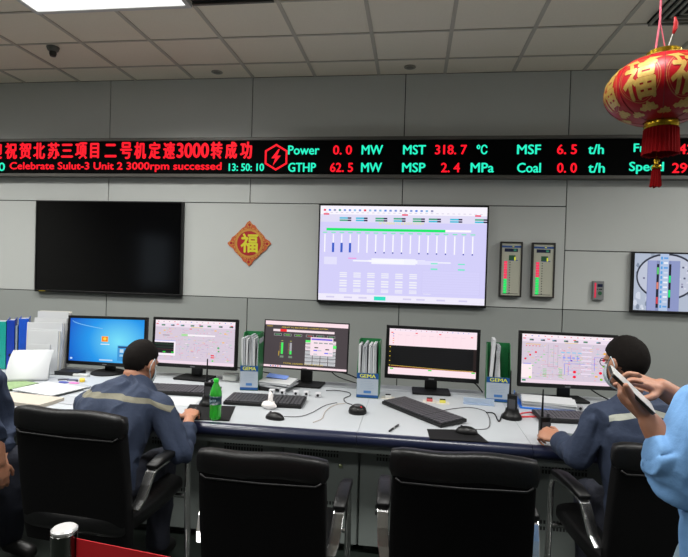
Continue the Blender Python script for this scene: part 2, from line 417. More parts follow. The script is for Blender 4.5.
# right, video feed
t, w_, h_ = wall_tv('small wall screen on the right showing a bluish video of a plant part', 1.875, 2.425, 1.326, 1.852, 'wall_screen')
S = Scr(w_-.028, h_-.038, 0, h_/2+.004, -.0455)
S.r(0, 0, 1, 1, (176, 186, 204))
for i in range(60):
    u, v = random.random(), random.random(); a = random.uniform(.03, .1); c = random.choice([(150,162,180),(205,212,226),(128,140,160),(222,226,236),(165,150,150)])
    n = 7; S.poly([(u+a*math.cos(2*PI*k/n)*random.uniform(.5,1)*.6, v+a*math.sin(2*PI*k/n)*random.uniform(.5,1)) for k in range(n)], c)
def oval(cx, cy, rx, ry, c): S.poly([(cx+rx*math.cos(2*PI*k/40), cy+ry*math.sin(2*PI*k/40)) for k in range(40)], c)
oval(.5, .4, .47, .41, (50, 54, 68)); oval(.5, .4, .445, .375, (190, 196, 214))
for i in range(70):
    a = random.uniform(0, 2*PI); q = math.sqrt(random.random())*.85; c = random.choice([(110,110,140),(150,150,178),(212,214,228),(80,84,110)])
    S.r(.5+.43*q*math.cos(a), .4+.36*q*math.sin(a), .5+.43*q*math.cos(a)+.03, .4+.36*q*math.sin(a)+.03, c)
_r = S.r
S.r = lambda u0, v0, u1, v1, c: _r(.2+(u0-.17)*1.16, v0, .2+(u1-.17)*1.16, v1, c)
S.r(.17, .12, .60, 1, (132, 142, 186)); S.r(.18, .12, .29, 1, (150, 158, 204)); S.r(.48, .12, .6, 1, (140, 150, 196))
S.r(.295, .18, .325, .95, (30, 34, 48)); S.r(.455, .18, .485, .95, (30, 34, 48))
S.r(.335, 0, .45, 1, (178, 196, 226))
for i in range(11): S.r(.345, .05+.085*i, .37, .1+.085*i, (90, 160, 225)); S.r(.385, .06+.085*i, .44, .09+.085*i, random.choice([(100,160,225),(205,215,235),(235,238,248)]))
for v0, v1, u, c in ((.24, .36, .297, (90, 200, 110)), (.5, .62, .297, (220, 130, 110)), (.76, .88, .297, (210, 70, 80)), (.38, .5, .457, (40, 220, 130)), (.63, .76, .457, (30, 225, 120))): S.r(u, v0, u+.026, v1, c)
S.b.build('screen', parent=t)

# level gauges
M_gface = mat('gauge_face', (184, 184, 168), .4)
def gauge(label, x0, x1, z0, z1, green, grp=True):
    w, h = x1-x0, z1-z0
    t = thing('level_gauge', label, 'gauge', ((x0+x1)/2, -.003, z0))
    b = B(); F = .014
    b.box((-w/2, -.05, 0), (w/2, 0, F)); b.box((-w/2, -.05, h-F), (w/2, 0, h)); b.box((-w/2, -.05, F), (-w/2+F, 0, h-F)); b.box((w/2-F, -.05, F), (w/2, 0, h-F))
    b.build('frame', mat('gauge_frame', (42, 40, 38), .4), t, bevel=.003)
    b = B(); b.box((-w/2+F, -.04, F), (w/2-F, -.002, h-F), M_gface)
    Sx = Scr(w-2*F, h-2*F, 0, h/2, -.0405); Sx.b = b
    def q(u0, v0, u1, v1, m): Sx.k += .1; b.add([Sx.P(u0,v1,Sx.k), Sx.P(u1,v1,Sx.k), Sx.P(u1,v0,Sx.k), Sx.P(u0,v0,Sx.k)], [(0,1,2,3)], m)
    q(0, .045, 1, .085, mat('gauge_blue', (48, 84, 150), .4)); q(.14, .10, .84, .165, mat('gauge_navy', (22, 30, 62), .3))
    q(.38, .23, .72, .33, mat('gauge_green', (40, 92, 60), .4)); q(.45, .32, .85, .335, mat('gauge_blue', (48, 84, 150)))
    q(.66, .26, .73, .33, glow((220, 225, 60), .9)); q(.55, .055, .64, .07, glow((215, 220, 90), .8)); q(.62, .115, .76, .15, glow((70, 150, 120), .6))
    for i in range(13):
        v = .345+.049*i; q(.13, v, .30, v+.042, glow((255, 60, 100), .95) if i < green else glow((30, 240, 110), .95))
        q(.42, v+.012, .47, v+.03, M_seam)
    q(.1, .965, .9, .975, M_seam)
    b.build('face', parent=t)
    return t
gauge('tall narrow framed bar gauge with red over green lights, beside the lit television', .765, .957, 1.425, 1.915, 7)
gauge('tall narrow framed bar gauge, the right one of the framed pair', 1.038, 1.235, 1.424, 1.912, 6)
t = thing('wall_meter', 'small grey wall meter with a red bar and round green dial', 'meter', (1.608, -.003, 1.422))
B().box((-.046, -.03, 0), (.046, 0, .166)).build('housing', mat('meter_grey', (120, 122, 122), .5), t, bevel=.004)
b = B(); b.box((-.034, -.032, .02), (-.02, -.03, .15), glow((235, 60, 90), .8)); b.box((-.01, -.032, .115), (.032, -.03, .14), mat('gauge_navy', (22,30,62)))
b.lathe([(0, -.002), (.017, -.002), (.017, .001), (0, .001)], m=mat('gauge_green', (40, 92, 60)), M=Matrix.Translation((.012, -.031, .06)) @ Matrix.Rotation(PI/2, 4, 'X'), n=18)
b.box((-.014, -.0325, .09), (-.004, -.03, .098), M_seam); b.box((.002, -.0325, .09), (.03, -.03, .1), M_seam)
b.build('dial_face', parent=t)

# fortune decoration
t = thing('wall_decoration', 'red and gold diamond paper hanging with the character for fortune', 'wall decoration', (-1.563, -.004, 1.85))
M_gold = mat('gold_print', (205, 150, 70), .35, .3, var=.25, vscale=60); M_dred = mat('deep_red', (168, 18, 24), .5); M_org = mat('paper_orange', (196, 92, 50), .5, var=.25, vscale=90)
RX = Matrix.Rotation(PI/2, 4, 'X')
b = B()
out = []
for k in range(4):
    a = PI/2*k; cx, cz = math.cos(a), math.sin(a)
    nx, nz = math.cos(a+PI/2), math.sin(a+PI/2)
    for q, rr in ((0, .222), (.12, .2), (.24, .185), (.34, .165), (.5, .155), (.66, .165), (.76, .185), (.88, .2)):
        # walk the diamond edge between two tips
        d = V((cx*(1-q)+nx*q, cz*(1-q)+nz*q)); sc = .218 if q in (0,) else .218*(1+.045*math.sin(q*PI*6)) if 1 else rr
        out.append((d.x*sc, d.y*sc))
b.prism(out, 0, .006, M_org, RX)
b.build('backing', parent=t)
b = B()
def disc(bb, r, z0, z1, m, n=48): bb.prism([(r*math.cos(2*PI*k/n), r*math.sin(2*PI*k/n)) for k in range(n)], z0, z1, m, RX)
disc(b, .152, .006, .008, M_gold); disc(b, .143, .008, .009, M_org); disc(b, .138, .009, .0098, M_gold); disc(b, .118, .0098, .0105, M_dred)
for k in range(4):
    a = PI/2*k
    for q, rr in ((.178, .014), (.152, .01)):
        T = Matrix.Translation((q*math.cos(a), 0, q*math.sin(a)))
        for (r1, m1, h1) in ((rr*1.6, M_gold, .0085), (rr, M_dred, .009)):
            b.prism([(r1*math.cos(2*PI*j/12), r1*math.sin(2*PI*j/12)) for j in range(12)], .006, h1, m1, T @ RX)
for k in range(48):
    a = 2*PI*k/48; T = Matrix.Translation((.148*math.cos(a), 0, .148*math.sin(a)))
    b.prism([(.005*math.cos(2*PI*j/6), .005*math.sin(2*PI*j/6)) for j in range(6)], .008, .0092, M_dred if k % 2 else M_gold, T @ RX)
b.build('ornament', parent=t)
b = B()
for k, (dx, dz) in enumerate(((-.005, 0), (.005, 0), (0, .005), (0, -.005))): text_xz(b, '福', -.078+dx, .085+dx, -.085+dz, .09+dz, -.0115-.0003*k, mat('gold_yellow', (212, 206, 50), .4))
b.build('character', parent=t)

# ------------------------------------------------------------------ desk
M_top = mat('desk_laminate', (176, 180, 184), .4, var=.02, vscale=4)
M_navy = mat('navy_edge', (26, 31, 54), .3, coat=.1)
M_cab = mat('cabinet_grey', (118, 125, 122), .5)
M_cabd = mat('cabinet_dark', (58, 62, 60), .6)
DX0, DX1 = -3.57, 2.43
t = thing('control_desk', 'long white control room desk with a rounded navy front edge', 'desk', (0, 0, 0))
b = B(); SE = [-3.57, -2.97, -2.07, -1.17, -.27, .63, 1.53, 2.43]
for i in range(len(SE)-1):
    b.box((SE[i]+.001, -2.03, .715), (SE[i+1]-.001, -1.02, .75), M_top)
    b.box((SE[i]+.001, -1.016, .715), (SE[i+1]-.001, -.85, .753), M_top)
b.build('worktop', parent=t)
b = B()
for i in range(len(SE)-1):
    pr = [(-2.03, .682), (-2.03, .7505)]+[(-2.045-.033*math.sin(math.radians(a)), .716+.0345*math.cos(math.radians(a))) for a in range(0, 181, 18)]
    pr = [(-2.03, .7505)]+pr[2:]+[(-2.03, .6815)]
    n = len(pr); vs_ = [(SE[i]+.001, y, z) for y, z in pr]+[(SE[i+1]-.001, y, z) for y, z in pr]
    b.add(vs_, [tuple(range(n)), tuple(range(2*n-1, n-1, -1))]+[(k, k+n, (k+1) % n+n, (k+1) % n) for k in range(n)])
b.build('edge_trim', M_navy, t, auto=40)
b = B(); b.box((DX0, -2.03, .64), (DX1, -1.9, .715)); b.box((DX0, -.9, 0), (DX1, -.87, .715)); b.box((DX0, -1.9, 0), (DX0+.03, -.9, .715)); b.box((DX1-.03, -1.9, 0), (DX1, -.9, .715))
b.build('panel', M_cab, t)
def cabinet():
    t = thing('desk_cabinet', '', 'cabinet')
    B().box((-.448, -.0, .045), (.448, .9, .635)).build('body', M_cab, t)
    B().box((-.42, .04, 0), (.42, .88, .045)).build('plinth', M_cabd, t)
    for sx in (-1, 1):
        x0, x1 = (-.443, -.004) if sx < 0 else (.004, .443)
        d = B().box((x0, -.02, .05), (x1, 0, .63)).build('door', M_cab, t, bevel=.003)
        b = B()
        for z, n in ((.585, 14), (.555, 14)):
            for k in range(n): xx = x0+.09+k*(.24/n); b.box((xx, -.0205, z-.01), (xx+.011, -.015, z+.01))
        for z in (.28, .245):
            for k in range(n): xx = x0+.09+k*(.24/n); b.box((xx, -.0205, z-.01), (xx+.011, -.015, z+.01))
        b.build('vent_slots', M_seam, d)
        k = B().lathe([(0, 0), (.011, 0), (.011, .012), (.007, .014), (0, .014)], m=mat('brass_lock', (150, 160, 120), .3, .8), M=Matrix.Translation(((x0+x1)/2+.12, -.02, .5)) @ Matrix.Rotation(PI/2, 4, 'X'), n=12).build('lock', parent=d)
    return t
c0 = cabinet(); cl = ['grey two-door cabinet under the desk at the far left, behind the seated person in glasses-free profile',
 'grey two-door desk cabinet behind the leftmost black chair', 'grey two-door desk cabinet behind the second black chair from left',
 'grey two-door desk cabinet between the two middle black chairs', 'grey two-door desk cabinet at the right end, behind the person with a silver-striped back']
cl[0] = 'grey two-door desk cabinet at the left end, under the stack of upright papers'
for i, xx in enumerate((-2.52, -1.62, -.72, .18, 1.08)):
    o = c0 if i == 0 else dup(c0, (0, 0, 0)); o.location = (xx, -1.85, 0)
    o['label'] = [cl[0], cl[1], cl[2], cl[3], cl[4]][i]; o['group'] = 'cabinets under the control desk'

# ------------------------------------------------------------------ monitors
def monitor(label, x, y, z, yaw, W_, H_, roll, draw, base='flat', bz=.02, sy=None):
    t = thing('computer_monitor', label, 'monitor', (x, y, .7533), yaw)
    zc = z-.7533; M = Matrix.Translation((0, 0, zc)) @ Matrix.Rotation(-roll, 4, 'Y') @ Matrix.Rotation(math.radians(-4), 4, 'X')
    b = B(M); w, h = W_/2, H_/2
    b.box((-w, 0, -h), (w, .012, -h+bz*1.3)); b.box((-w, 0, h-bz), (w, .012, h)); b.box((-w, 0, -h+bz), (-w+bz, .012, h-bz)); b.box((w-bz, 0, -h+bz), (w, .012, h-bz))
    b.box((-w+.002, .012, -h+.002), (w-.002, .03, h-.002)); b.rbox((0, .03, 0), .1, .1, .01, .01) if 0 else None
    b.box((-w*.6, .03, -h*.6), (w*.6, .055, h*.6))
    b.build('housing', M_black, t, bevel=.003)
    S = Scr(W_-2*bz+.001, H_-2.3*bz+.001, 0, .15*bz, .0045); S.b.M = M; draw(S); S.b.build('screen', parent=t)
    b = B(M); b.box((-.02, -.0008, -h+.008), (.02, .001, -h+.016)); b.build('badge', mat('badge_grey', (120, 120, 125), .3, .6), t)
    b = B(); b.box((-.045, .05, .015), (.045, .075, zc)); b.build('stand_neck', M_black, t, bevel=.006)
    b = B()
    if base == 'flat': b.rbox((0, .03, 0), .27, .19, .012, .012)
    else: b.lathe([(0, 0), (.13, 0), (.13, .008), (.11, .016), (0, .02)], (0, .04, 0), n=32)
    b.build('stand_base', M_blackm, t, bevel=.002)
    return t
def desktop_mat(w, h, cz):
    mt = bpy.data.materials.new('desktop_gradient'); mt.use_nodes = True; nt = mt.node_tree; b = nt.nodes['Principled BSDF']
    b.inputs['Base Color'].default_value = (.01, .01, .01, 1); b.inputs['Specular IOR Level'].default_value = .08
    tc = nt.nodes.new('ShaderNodeTexCoord'); mp = nt.nodes.new('ShaderNodeMapping'); g = nt.nodes.new('ShaderNodeTexGradient'); g.gradient_type = 'SPHERICAL'
    cx, cz_ = w*.17, .257
    sx, sz = 1.35/w, .95/h
    mp.inputs['Scale'].default_value = (sx, 1, sz); mp.inputs['Location'].default_value = (-cx*sx, 0, -cz_*sz)
    nt.links.new(tc.outputs['Object'], mp.inputs['Vector']); nt.links.new(mp.outputs['Vector'], g.inputs['Vector'])
    cr = nt.nodes.new('ShaderNodeValToRGB'); e = cr.color_ramp.elements
    e[0].color = (*lin((10, 88, 200)), 1); e[1].color = (*lin((120, 225, 250)), 1); m_ = e.new(.45); m_.color = (*lin((24, 150, 235)), 1)
    nt.links.new(g.outputs['Fac'], cr.inputs['Fac']); nt.links.new(cr.outputs['Color'], b.inputs['Emission Color']); b.inputs['Emission Strength'].default_value = 1
    return mt
def scr1(S):
    S.b.add([S.P(0, 1, 0), S.P(1, 1, 0), S.P(1, 0, 0), S.P(0, 0, 0)], [(0,1,2,3)], desktop_mat(S.w, S.h, S.cz))
    pts = [(.03+.42*k/16, .05+.17*(k/16)**.6) for k in range(17)]
    for k in range(16): S.poly([pts[k], pts[k+1], (pts[k+1][0], pts[k+1][1]+.016), (pts[k][0], pts[k][1]+.02)], (120, 190, 240))
    S.r(.44, .40, .53, .53, (250, 190, 110)); S.r(.448, .412, .522, .518, (250, 120, 30)); oval2(S, .485, .46, .022, .035, (255, 215, 60))
    S.r(.43, .575, .55, .595, (225, 240, 250)); S.r(.02, .92, .05, .96, (200, 225, 245)); S.r(.42, .93, .6, .965, (180, 215, 245))
    S.r(.66, .6, .9, .95, (60, 150, 215)); S.r(.67, .62, .88, .65, (30, 50, 90)); S.r(.69, .68, .74, .76, (190, 220, 240)); S.r(.69, .8, .78, .85, (150, 200, 235))
def oval2(S, cx, cy, rx, ry, c): S.poly([(cx+rx*math.cos(2*PI*k/16), cy+ry*math.sin(2*PI*k/16)) for k in range(16)], c)
def process(S, seed, trend):
    rg = random.Random(seed)
    S.r(0, 0, 1, 1, (216, 202, 218)); S.r(0, 0, 1, .07, (250, 236, 244)); S.r(0, .07, 1, .16, (238, 222, 238)); S.r(0, .93, 1, 1, (240, 218, 232))
    for i in range(14): S.r(.03+.07*i, .03, .045+.07*i, .045, rg.choice([(240,90,110),(120,140,230),(190,170,190)]))
    for u in (.01, .27, .55, .94): S.r(u, .085, u+.03, .1, (240, 40, 60))
    for u in (.08, .2, .325, .45, .56, .66, .80, .93):
        S.r(u, .1, u+.045, .135, (96, 110, 120)); S.r(u, .1, u+.02, .115, rg.choice([(90,180,110),(120,190,210)])); S.r(u+.022, .12, u+.045, .135, rg.choice([(70,160,90),(60,60,70)]))
    S.r(.46, .15, .6, .16, (236, 206, 90))
    for i in range(240):
        u, v = rg.uniform(.03, .95), rg.uniform(.18, .9); c = rg.choice([(190,170,200),(245,232,244),(240,150,170),(150,215,225),(150,220,150),(235,200,150),(235,140,160),(200,190,230),(180,170,190)])
        S.r(u, v, u+rg.choice([.008,.015,.03]), v+rg.choice([.008,.012]), c)
    for i in range(26):
        u, v = rg.uniform(.04, .9), rg.uniform(.2, .88); S.r(u, v, u+rg.uniform(.04, .12), v+.004, rg.choice([(190,175,205),(225,130,160),(160,200,170),(200,190,205)]))
        S.r(v*.95, u*.7+.18, v*.95+.003, u*.7+.18+rg.uniform(.03, .1), rg.choice([(190,175,205),(225,130,160),(150,190,220)]))
    if trend:
        S.r(.36, .32, .76, .35, (250, 244, 250)); S.r(.4, .315, .66, .355, (250, 244, 250)); S.r(.34, .31, .42, .36, (170, 225, 160)); S.r(.1, .34, .19, .365, (176, 160, 178))
        S.r(0, .47, .27, .82, (252, 242, 250)); S.r(0, .52, .25, .77, (22, 26, 28)); S.r(0, .56, .25, .565, (60, 110, 70)); S.r(0, .63, .25, .635, (60, 90, 70)); S.r(0, .68, .25, .685, (120, 50, 60)); S.r(0, .74, .25, .745, (90, 60, 70))
        for u in (.11, .22): S.r(u, .73, u+.035, .755, (40, 230, 60))
        S.r(.0, .47, .27, .49, (190, 190, 240))
        S.r(.715, .76, .755, .79, (235, 60, 80)); S.r(.715, .81, .755, .835, (240, 50, 70)); S.r(.73, .88, .75, .91, (60, 220, 80)); S.r(.44, .185, .47, .2, (240, 50, 70))
        for u, v in ((.05,.3),(.11,.23),(.75,.2),(.87,.26),(.85,.46)): S.r(u, v, u+.025, v+.025, (250, 190, 90))
        oval2(S, .805, .6, .015, .025, (100, 175, 120)); S.r(.80, .66, .82, .69, (70, 170, 70))
    else:
        S.r(0, .62, .115, .9, (254, 236, 240)); S.r(.02, .6, .1, .615, (140, 140, 235)); S.r(.01, .93, .05, .965, (50, 150, 110)); oval2(S, .095, .885, .014, .02, (170, 235, 80))
        for u, v in ((.04,.51),(.09,.43),(.15,.37)): oval2(S, u, v, .012, .02, (240, 40, 70))
        for k in range(5): S.r(.04+.035*k, .235, .055+.035*k, .25, (230, 70, 90))
        S.r(.04, .2, .2, .215, (235, 190, 120))
        for u in (.28, .34, .385): S.r(u, .2, u+.003, .66, (165, 160, 180))
        S.r(.28, .655, .39, .66, (150, 150, 180)); S.r(.22, .815, .46, .82, (180, 170, 130))
        for k in range(7): S.r(.64, .22+.09*k, .75, .25+.09*k, (236, 222, 240)); S.r(.64, .25+.09*k, .75, .254+.09*k, (180, 165, 190))
        for u0, v0, u1, v1 in ((.45,.4,.455,.52),(.45,.515,.6,.52),(.595,.4,.6,.52),(.52,.4,.525,.52),(.46,.57,.68,.577),(.46,.57,.465,.8),(.5,.62,.505,.8),(.5,.7,.6,.705),(.78,.42,.785,.7),(.78,.42,.9,.427),(.74,.57,.79,.577),(.5,.8,.6,.805)): S.r(u0, v0, u1, v1, (120, 120, 235))
        for k in range(4): S.r(.42+.06*k, .34, .46+.06*k, .36, (130, 200, 235)); S.r(.44+.05*k, .44, .47+.05*k, .47, (150, 160, 240))
        for u, v in ((.57,.74),(.57,.84),(.85,.74),(.88,.47)): oval2(S, u, v, .018, .028, (245, 20, 60))
        for u, v in ((.86,.87),(.885,.6)): oval2(S, u, v, .016, .024, (140, 205, 50))
        oval2(S, .89, .34, .015, .022, (245, 180, 50)); S.r(.79, .8, .82, .83, (245, 180, 60)); oval2(S, .535, .51, .01, .016, (110, 60, 190))
        for k in range(6): S.r(.08+.03*k, .7-.06*k, .1+.03*k, .715-.06*k, (130, 220, 130)); S.r(.23, .7+.03*k, .27, .71+.03*k, (120, 205, 120)); S.r(.4, .7+.03*k, .44, .71+.03*k, (120, 205, 120))
def scr3(S):
    S.r(0, 0, 1, 1, (74, 66, 70)); S.r(0, 0, 1, .085, (254, 226, 234)); S.r(0, .955, 1, 1, (252, 224, 232))
    for k in range(5): S.r(.08+.03*k, .965, .095+.03*k, .99, (200, 90, 90) if k % 2 else (90, 110, 190))
    S.t('ADJUST TO BIG EXPORT LOADER SYSTEM', .2, .115, .76, .15, (235, 205, 70)); S.r(.02, .11, .09, .125, (190, 160, 60))
    S.r(.1, .175, .84, .225, (246, 226, 232)); S.r(.185, .17, .265, .225, (248, 40, 50)); S.r(.265, .18, .84, .182, (180,150,160))
    for u in (.11, .23, .36, .5, .625, .755):
        S.r(u, .265, u+.095, .32, (150, 150, 150)); S.r(u+.008, .275, u+.088, .31, (28, 40, 34)); S.r(u+.02, .285, u+.075, .3, (110, 200, 60) if u in (.23, .36) else (200, 60, 60) if u == .5 else (90, 160, 110))
    for u, f in ((.205, .98), (.31, .3)):
        S.r(u, .46, u+.025, .71, (170, 170, 175)); S.r(u, .71-.25*f, u+.025, .71, (70, 240, 100))
        for k in range(9): S.r(u-.018, .47+.027*k, u-.006, .475+.027*k, (210, 170, 60))
        S.r(u-.01, .745, u+.035, .79, (120, 140, 120)); S.r(u, .42, u+.022, .43, (200, 200, 100))
    S.r(.175, .65, .185, .75, (190, 160, 60))
    for i in range(4):
        for j in range(7):
            S.r(.5+.093*i, .38+.077*j, .5+.093*i+.085, .38+.077*j+.066, (196, 196, 200) if j > 2 else (238, 222, 228)); S.r(.51+.093*i, .395+.077*j, .57+.093*i, .405+.077*j, (150, 160, 165))
    S.r(.5, .38, .57, .43, (90, 245, 110)); S.r(.825, .47, .87, .53, (90, 245, 110))
    S.r(.56, .31, .83, .70, (248, 226, 236)); S.r(.57, .335, .82, .37, (110, 90, 220)); S.r(.57, .33, .82, .338, (230, 200, 220))
    for u, v, c in ((.6,.42,(140,150,150)),(.66,.42,(140,150,150)),(.72,.42,(140,150,150)),(.78,.42,(140,150,150)),(.61,.52,(50,70,50)),(.74,.55,(60,50,40)),(.6,.58,(80,90,240)),(.73,.63,(80,90,240)),(.65,.58,(190,200,210)),(.78,.63,(190,200,210)),(.6,.66,(190,200,210))): S.r(u, v, u+.045, v+.022, c)
    S.t('TOTAL LOADED TO THE SYSTEM', .24, .89, .72, .92, (230, 200, 70))
def scr4(S):
    S.r(0, 0, 1, 1, (254, 228, 236)); S.r(0, 0, 1, .06, (250, 232, 244)); S.r(0, .37, 1, .85, (12, 12, 14)); S.r(0, .37, .03, .85, (30, 28, 20)); S.r(.965, .38, 1, .86, (38, 28, 28))
    for k in range(8): S.r(.04, .42+.05*k, .96, .422+.05*k, (28, 30, 34))
    for k in range(15): S.r(.06+.06*k, .02, .07+.06*k, .035, random.choice([(230,100,120),(130,150,230),(190,160,180)]))
    for u, v in ((.3, .075), (.57, .075), (.93, .105), (.02, .08)): S.r(u, v, u+.025, v+.018, (240, 40, 70))
    for k in range(5): S.r(.04, .11+.05*k, .055, .125+.05*k, random.choice([(240,80,80),(240,180,60),(120,120,220)]))
    for k in range(9): S.r(.1+.09*k, .13, .15+.09*k, .14, (238, 212, 224)); S.r(.1+.09*k, .1, .102+.09*k, .33, (246, 214, 226))
    for k in range(5): S.r(.008, .4+.1*k, .02, .415+.1*k, (235, 200, 60))
    for k in range(24):
        v = .805+.035*min(1, k/17); S.r(.03+.039*k, v, .03+.039*(k+1), v+.008, (226, 196, 90)); S.r(.03+.039*k, v+.014, .03+.039*(k+1), v+.021, (170, 70, 50))
    S.r(.02, .85, 1, .856, (190, 90, 40))
    for u in (.02, .46, .95): S.r(u, .865, u+.04, .89, (40, 220, 40))
MON = [
 monitor('black monitor showing a bright blue desktop login, leftmost on the desk', -2.374, -1.03, 1.011, math.radians(-8.3), .742, .389, .028, scr1, 'round', .022),
 monitor('black monitor with a pinkish process diagram and a small dark trend window', -1.648, -1.03, 1.029, math.radians(-6.8), .726, .383, .02, lambda S: process(S, 3, True), 'flat', .022),
 monitor('slim monitor with a dark grey page and a pale pop-up window, centre of the desk', -.777, -1.03, 1.05, math.radians(-3.4), .654, .364, -.004, scr3, 'flat', .009),
 monitor('black monitor with a pale page over a large black trend graph', .155, -1.03, 1.036, math.radians(1.5), .671, .383, -.014, scr4, 'flat', .024),
 monitor('black monitor with a pink diagram of red dots and blue lines, rightmost', 1.089, -1.03, 1.036, math.radians(9), .698, .387, -.025, lambda S: process(S, 8, False), 'flat', .022)]

# ------------------------------------------------------------------ desk things
Z = .7505
def on(px, py, z=Z):
    d = fw+RT*((px-344)/cF)+UP*((278.5-py)/cF); p = CAM+d*((z-EYE)/d.z); return p
M_key = mat('key_black', (62, 62, 66), .45)
def keyboard(label, x, y, rz, w=.5, d=.19):
    t = thing('keyboard', label, 'keyboard', (x, y, Z+d*.024), rz, 'black computer keyboards on the desk')
    B().box((-w/2, -d/2, 0), (w/2, d/2, .02), None, Matrix.Rotation(math.radians(2.5), 4, 'X')).build('case', M_black, t, bevel=.004)
    b = B(); R_ = Matrix.Rotation(math.radians(2.5), 4, 'X')
    for j in range(6):
        n = 21; y0 = -d/2+.012+j*(d-.024)/6; sy_ = (d-.024)/6-.003
        k = 0
        while k < n:
            wd = 1
            if j == 0 and k == 4: wd = 6
            if k in (15, 18) and j > 0 or (k == 15): k += 0
            x0 = -w/2+.01+k*(w-.02)/n+(.004 if k >= 15 else 0)+(.003 if k >= 18 else 0)-.003
            b.box((x0, y0, .02), (x0+wd*(w-.02)/n-.004, y0+sy_, .027), None, R_); k += wd
    b.build('keys', M_key, t)
    return t
keyboard('black keyboard below the pinkish second monitor, half hidden by the bowed person', -1.56, -1.43, math.radians(3), .52, .2)
keyboard('black keyboard at the middle, in front of the dark grey monitor', -.915, -1.56, math.radians(2), .50, .21)
keyboard('black keyboard turned diagonally in front of the black trend monitor', .08, -1.575, math.radians(-51), .57, .2)
keyboard('black keyboard below the rightmost monitor, behind the small radio', 1.02, -1.50, math.radians(4), .50, .19)

def mouse(label, x, y, rz, z=Z):
    t = thing('computer_mouse', label, 'mouse', (x, y, z), rz, 'black computer mice'); t.rotation_euler.z = rz
    b = B(); b.ell((0, 0, .003), (.034, .06, .036), fn=lambda q: 1 if q.z > 0 else 1); b.v = [V((p.x, p.y, max(0, p.z))) for p in b.v]
    b.build('body', M_black, t, smooth=True)
    B().tube([(0, .045, .029), (0, .0, .0395)], .0012, n=6).build('button_seam', M_seam, t)
    B().lathe([(0, -.003), (.007, -.003), (.007, .003), (0, .003)], m=M_key, M=Matrix.Translation((0, .028, .035)) @ Matrix.Rotation(PI/2, 4, 'Y'), n=12).build('scroll_wheel', parent=t)
    return t
mouse_a = mouse('black corded mouse beside the white tissue, in front of the middle keyboard', -.765, -1.895, math.radians(75))
def pad(label, pts, m):
    t = B().prism([(p.x, p.y) for p in pts], Z+.0006, Z+.0035).build('mouse_pad', m); tag(t, label, 'mouse pad', 'black mouse pads')
pad('black mouse pad behind the middle-right chair, carrying a mouse', [on(430, 441.5)+V((0,.035,0)), on(489, 443.5)+V((0,.01,0)), on(474, 430.5), on(427, 429.5)], M_blackm)
mouse_b = mouse('black mouse on the mouse pad in front of the trend monitor', .315, -1.925, math.radians(82), Z+.003)
pad('black mouse pad under the hand of the person on the left', [V((-1.28, -2.03, 0)), V((-1.0, -2.0, 0)), V((-1.07, -1.70, 0)), V((-1.36, -1.72, 0))], M_blackm)
mouse('black mouse covered by the hand of the person on the left', -1.225, -1.955, math.radians(10), Z+.003)

# sprite-style green bottle
M_grn = mat('green_plastic', (70, 205, 70), .12, trans=.55, sss=0)
M_grn2 = mat('green_bottle', (40, 190, 50), .15, spec=.6)
t = thing('soda_bottle', 'clear green plastic soda bottle with a dark label standing at the desk front', 'bottle', (-1.088, -1.985, Z))
B().lathe([(0, .001), (.022, .0), (.031, .006), (.033, .02), (.032, .05), (.0315, .065), (.033, .08), (.0325, .13), (.034, .145), (.031, .165), (.022, .19), (.014, .205), (.0125, .212), (.0125, .219), (0, .219)], n=28).build('body', M_grn, t, smooth=True)
B().lathe([(0, .004), (.027, .008), (.0295, .02), (.029, .05), (.029, .07), (0, .07)], n=24).build('drink', mat('drink_green', (60, 220, 80), .1, trans=.3), t, smooth=True)
B().lathe([(.0336, .09), (.0334, .09), (.0336, .125), (.0345, .138), (.0335, .138)], n=28).build('wrapper', mat('label_blue', (22, 52, 60), .3), t, smooth=True)
B().lathe([(0, .215), (.0145, .215), (.0145, .232), (.013, .234), (0, .234)], n=20).build('cap', M_grn2, t, auto=40)
b = B()
vs_, fs_ = text_mesh('Sprite')
R_ = .0352
b.add([(R_*math.sin((u-.5)*1.3-.25), -R_*math.cos((u-.5)*1.3-.25), .103+.02*v+.008*(u-.5)) for u, v in vs_], fs_, mat('label_white', (190, 220, 235), .4)); b.build('lettering', parent=t)

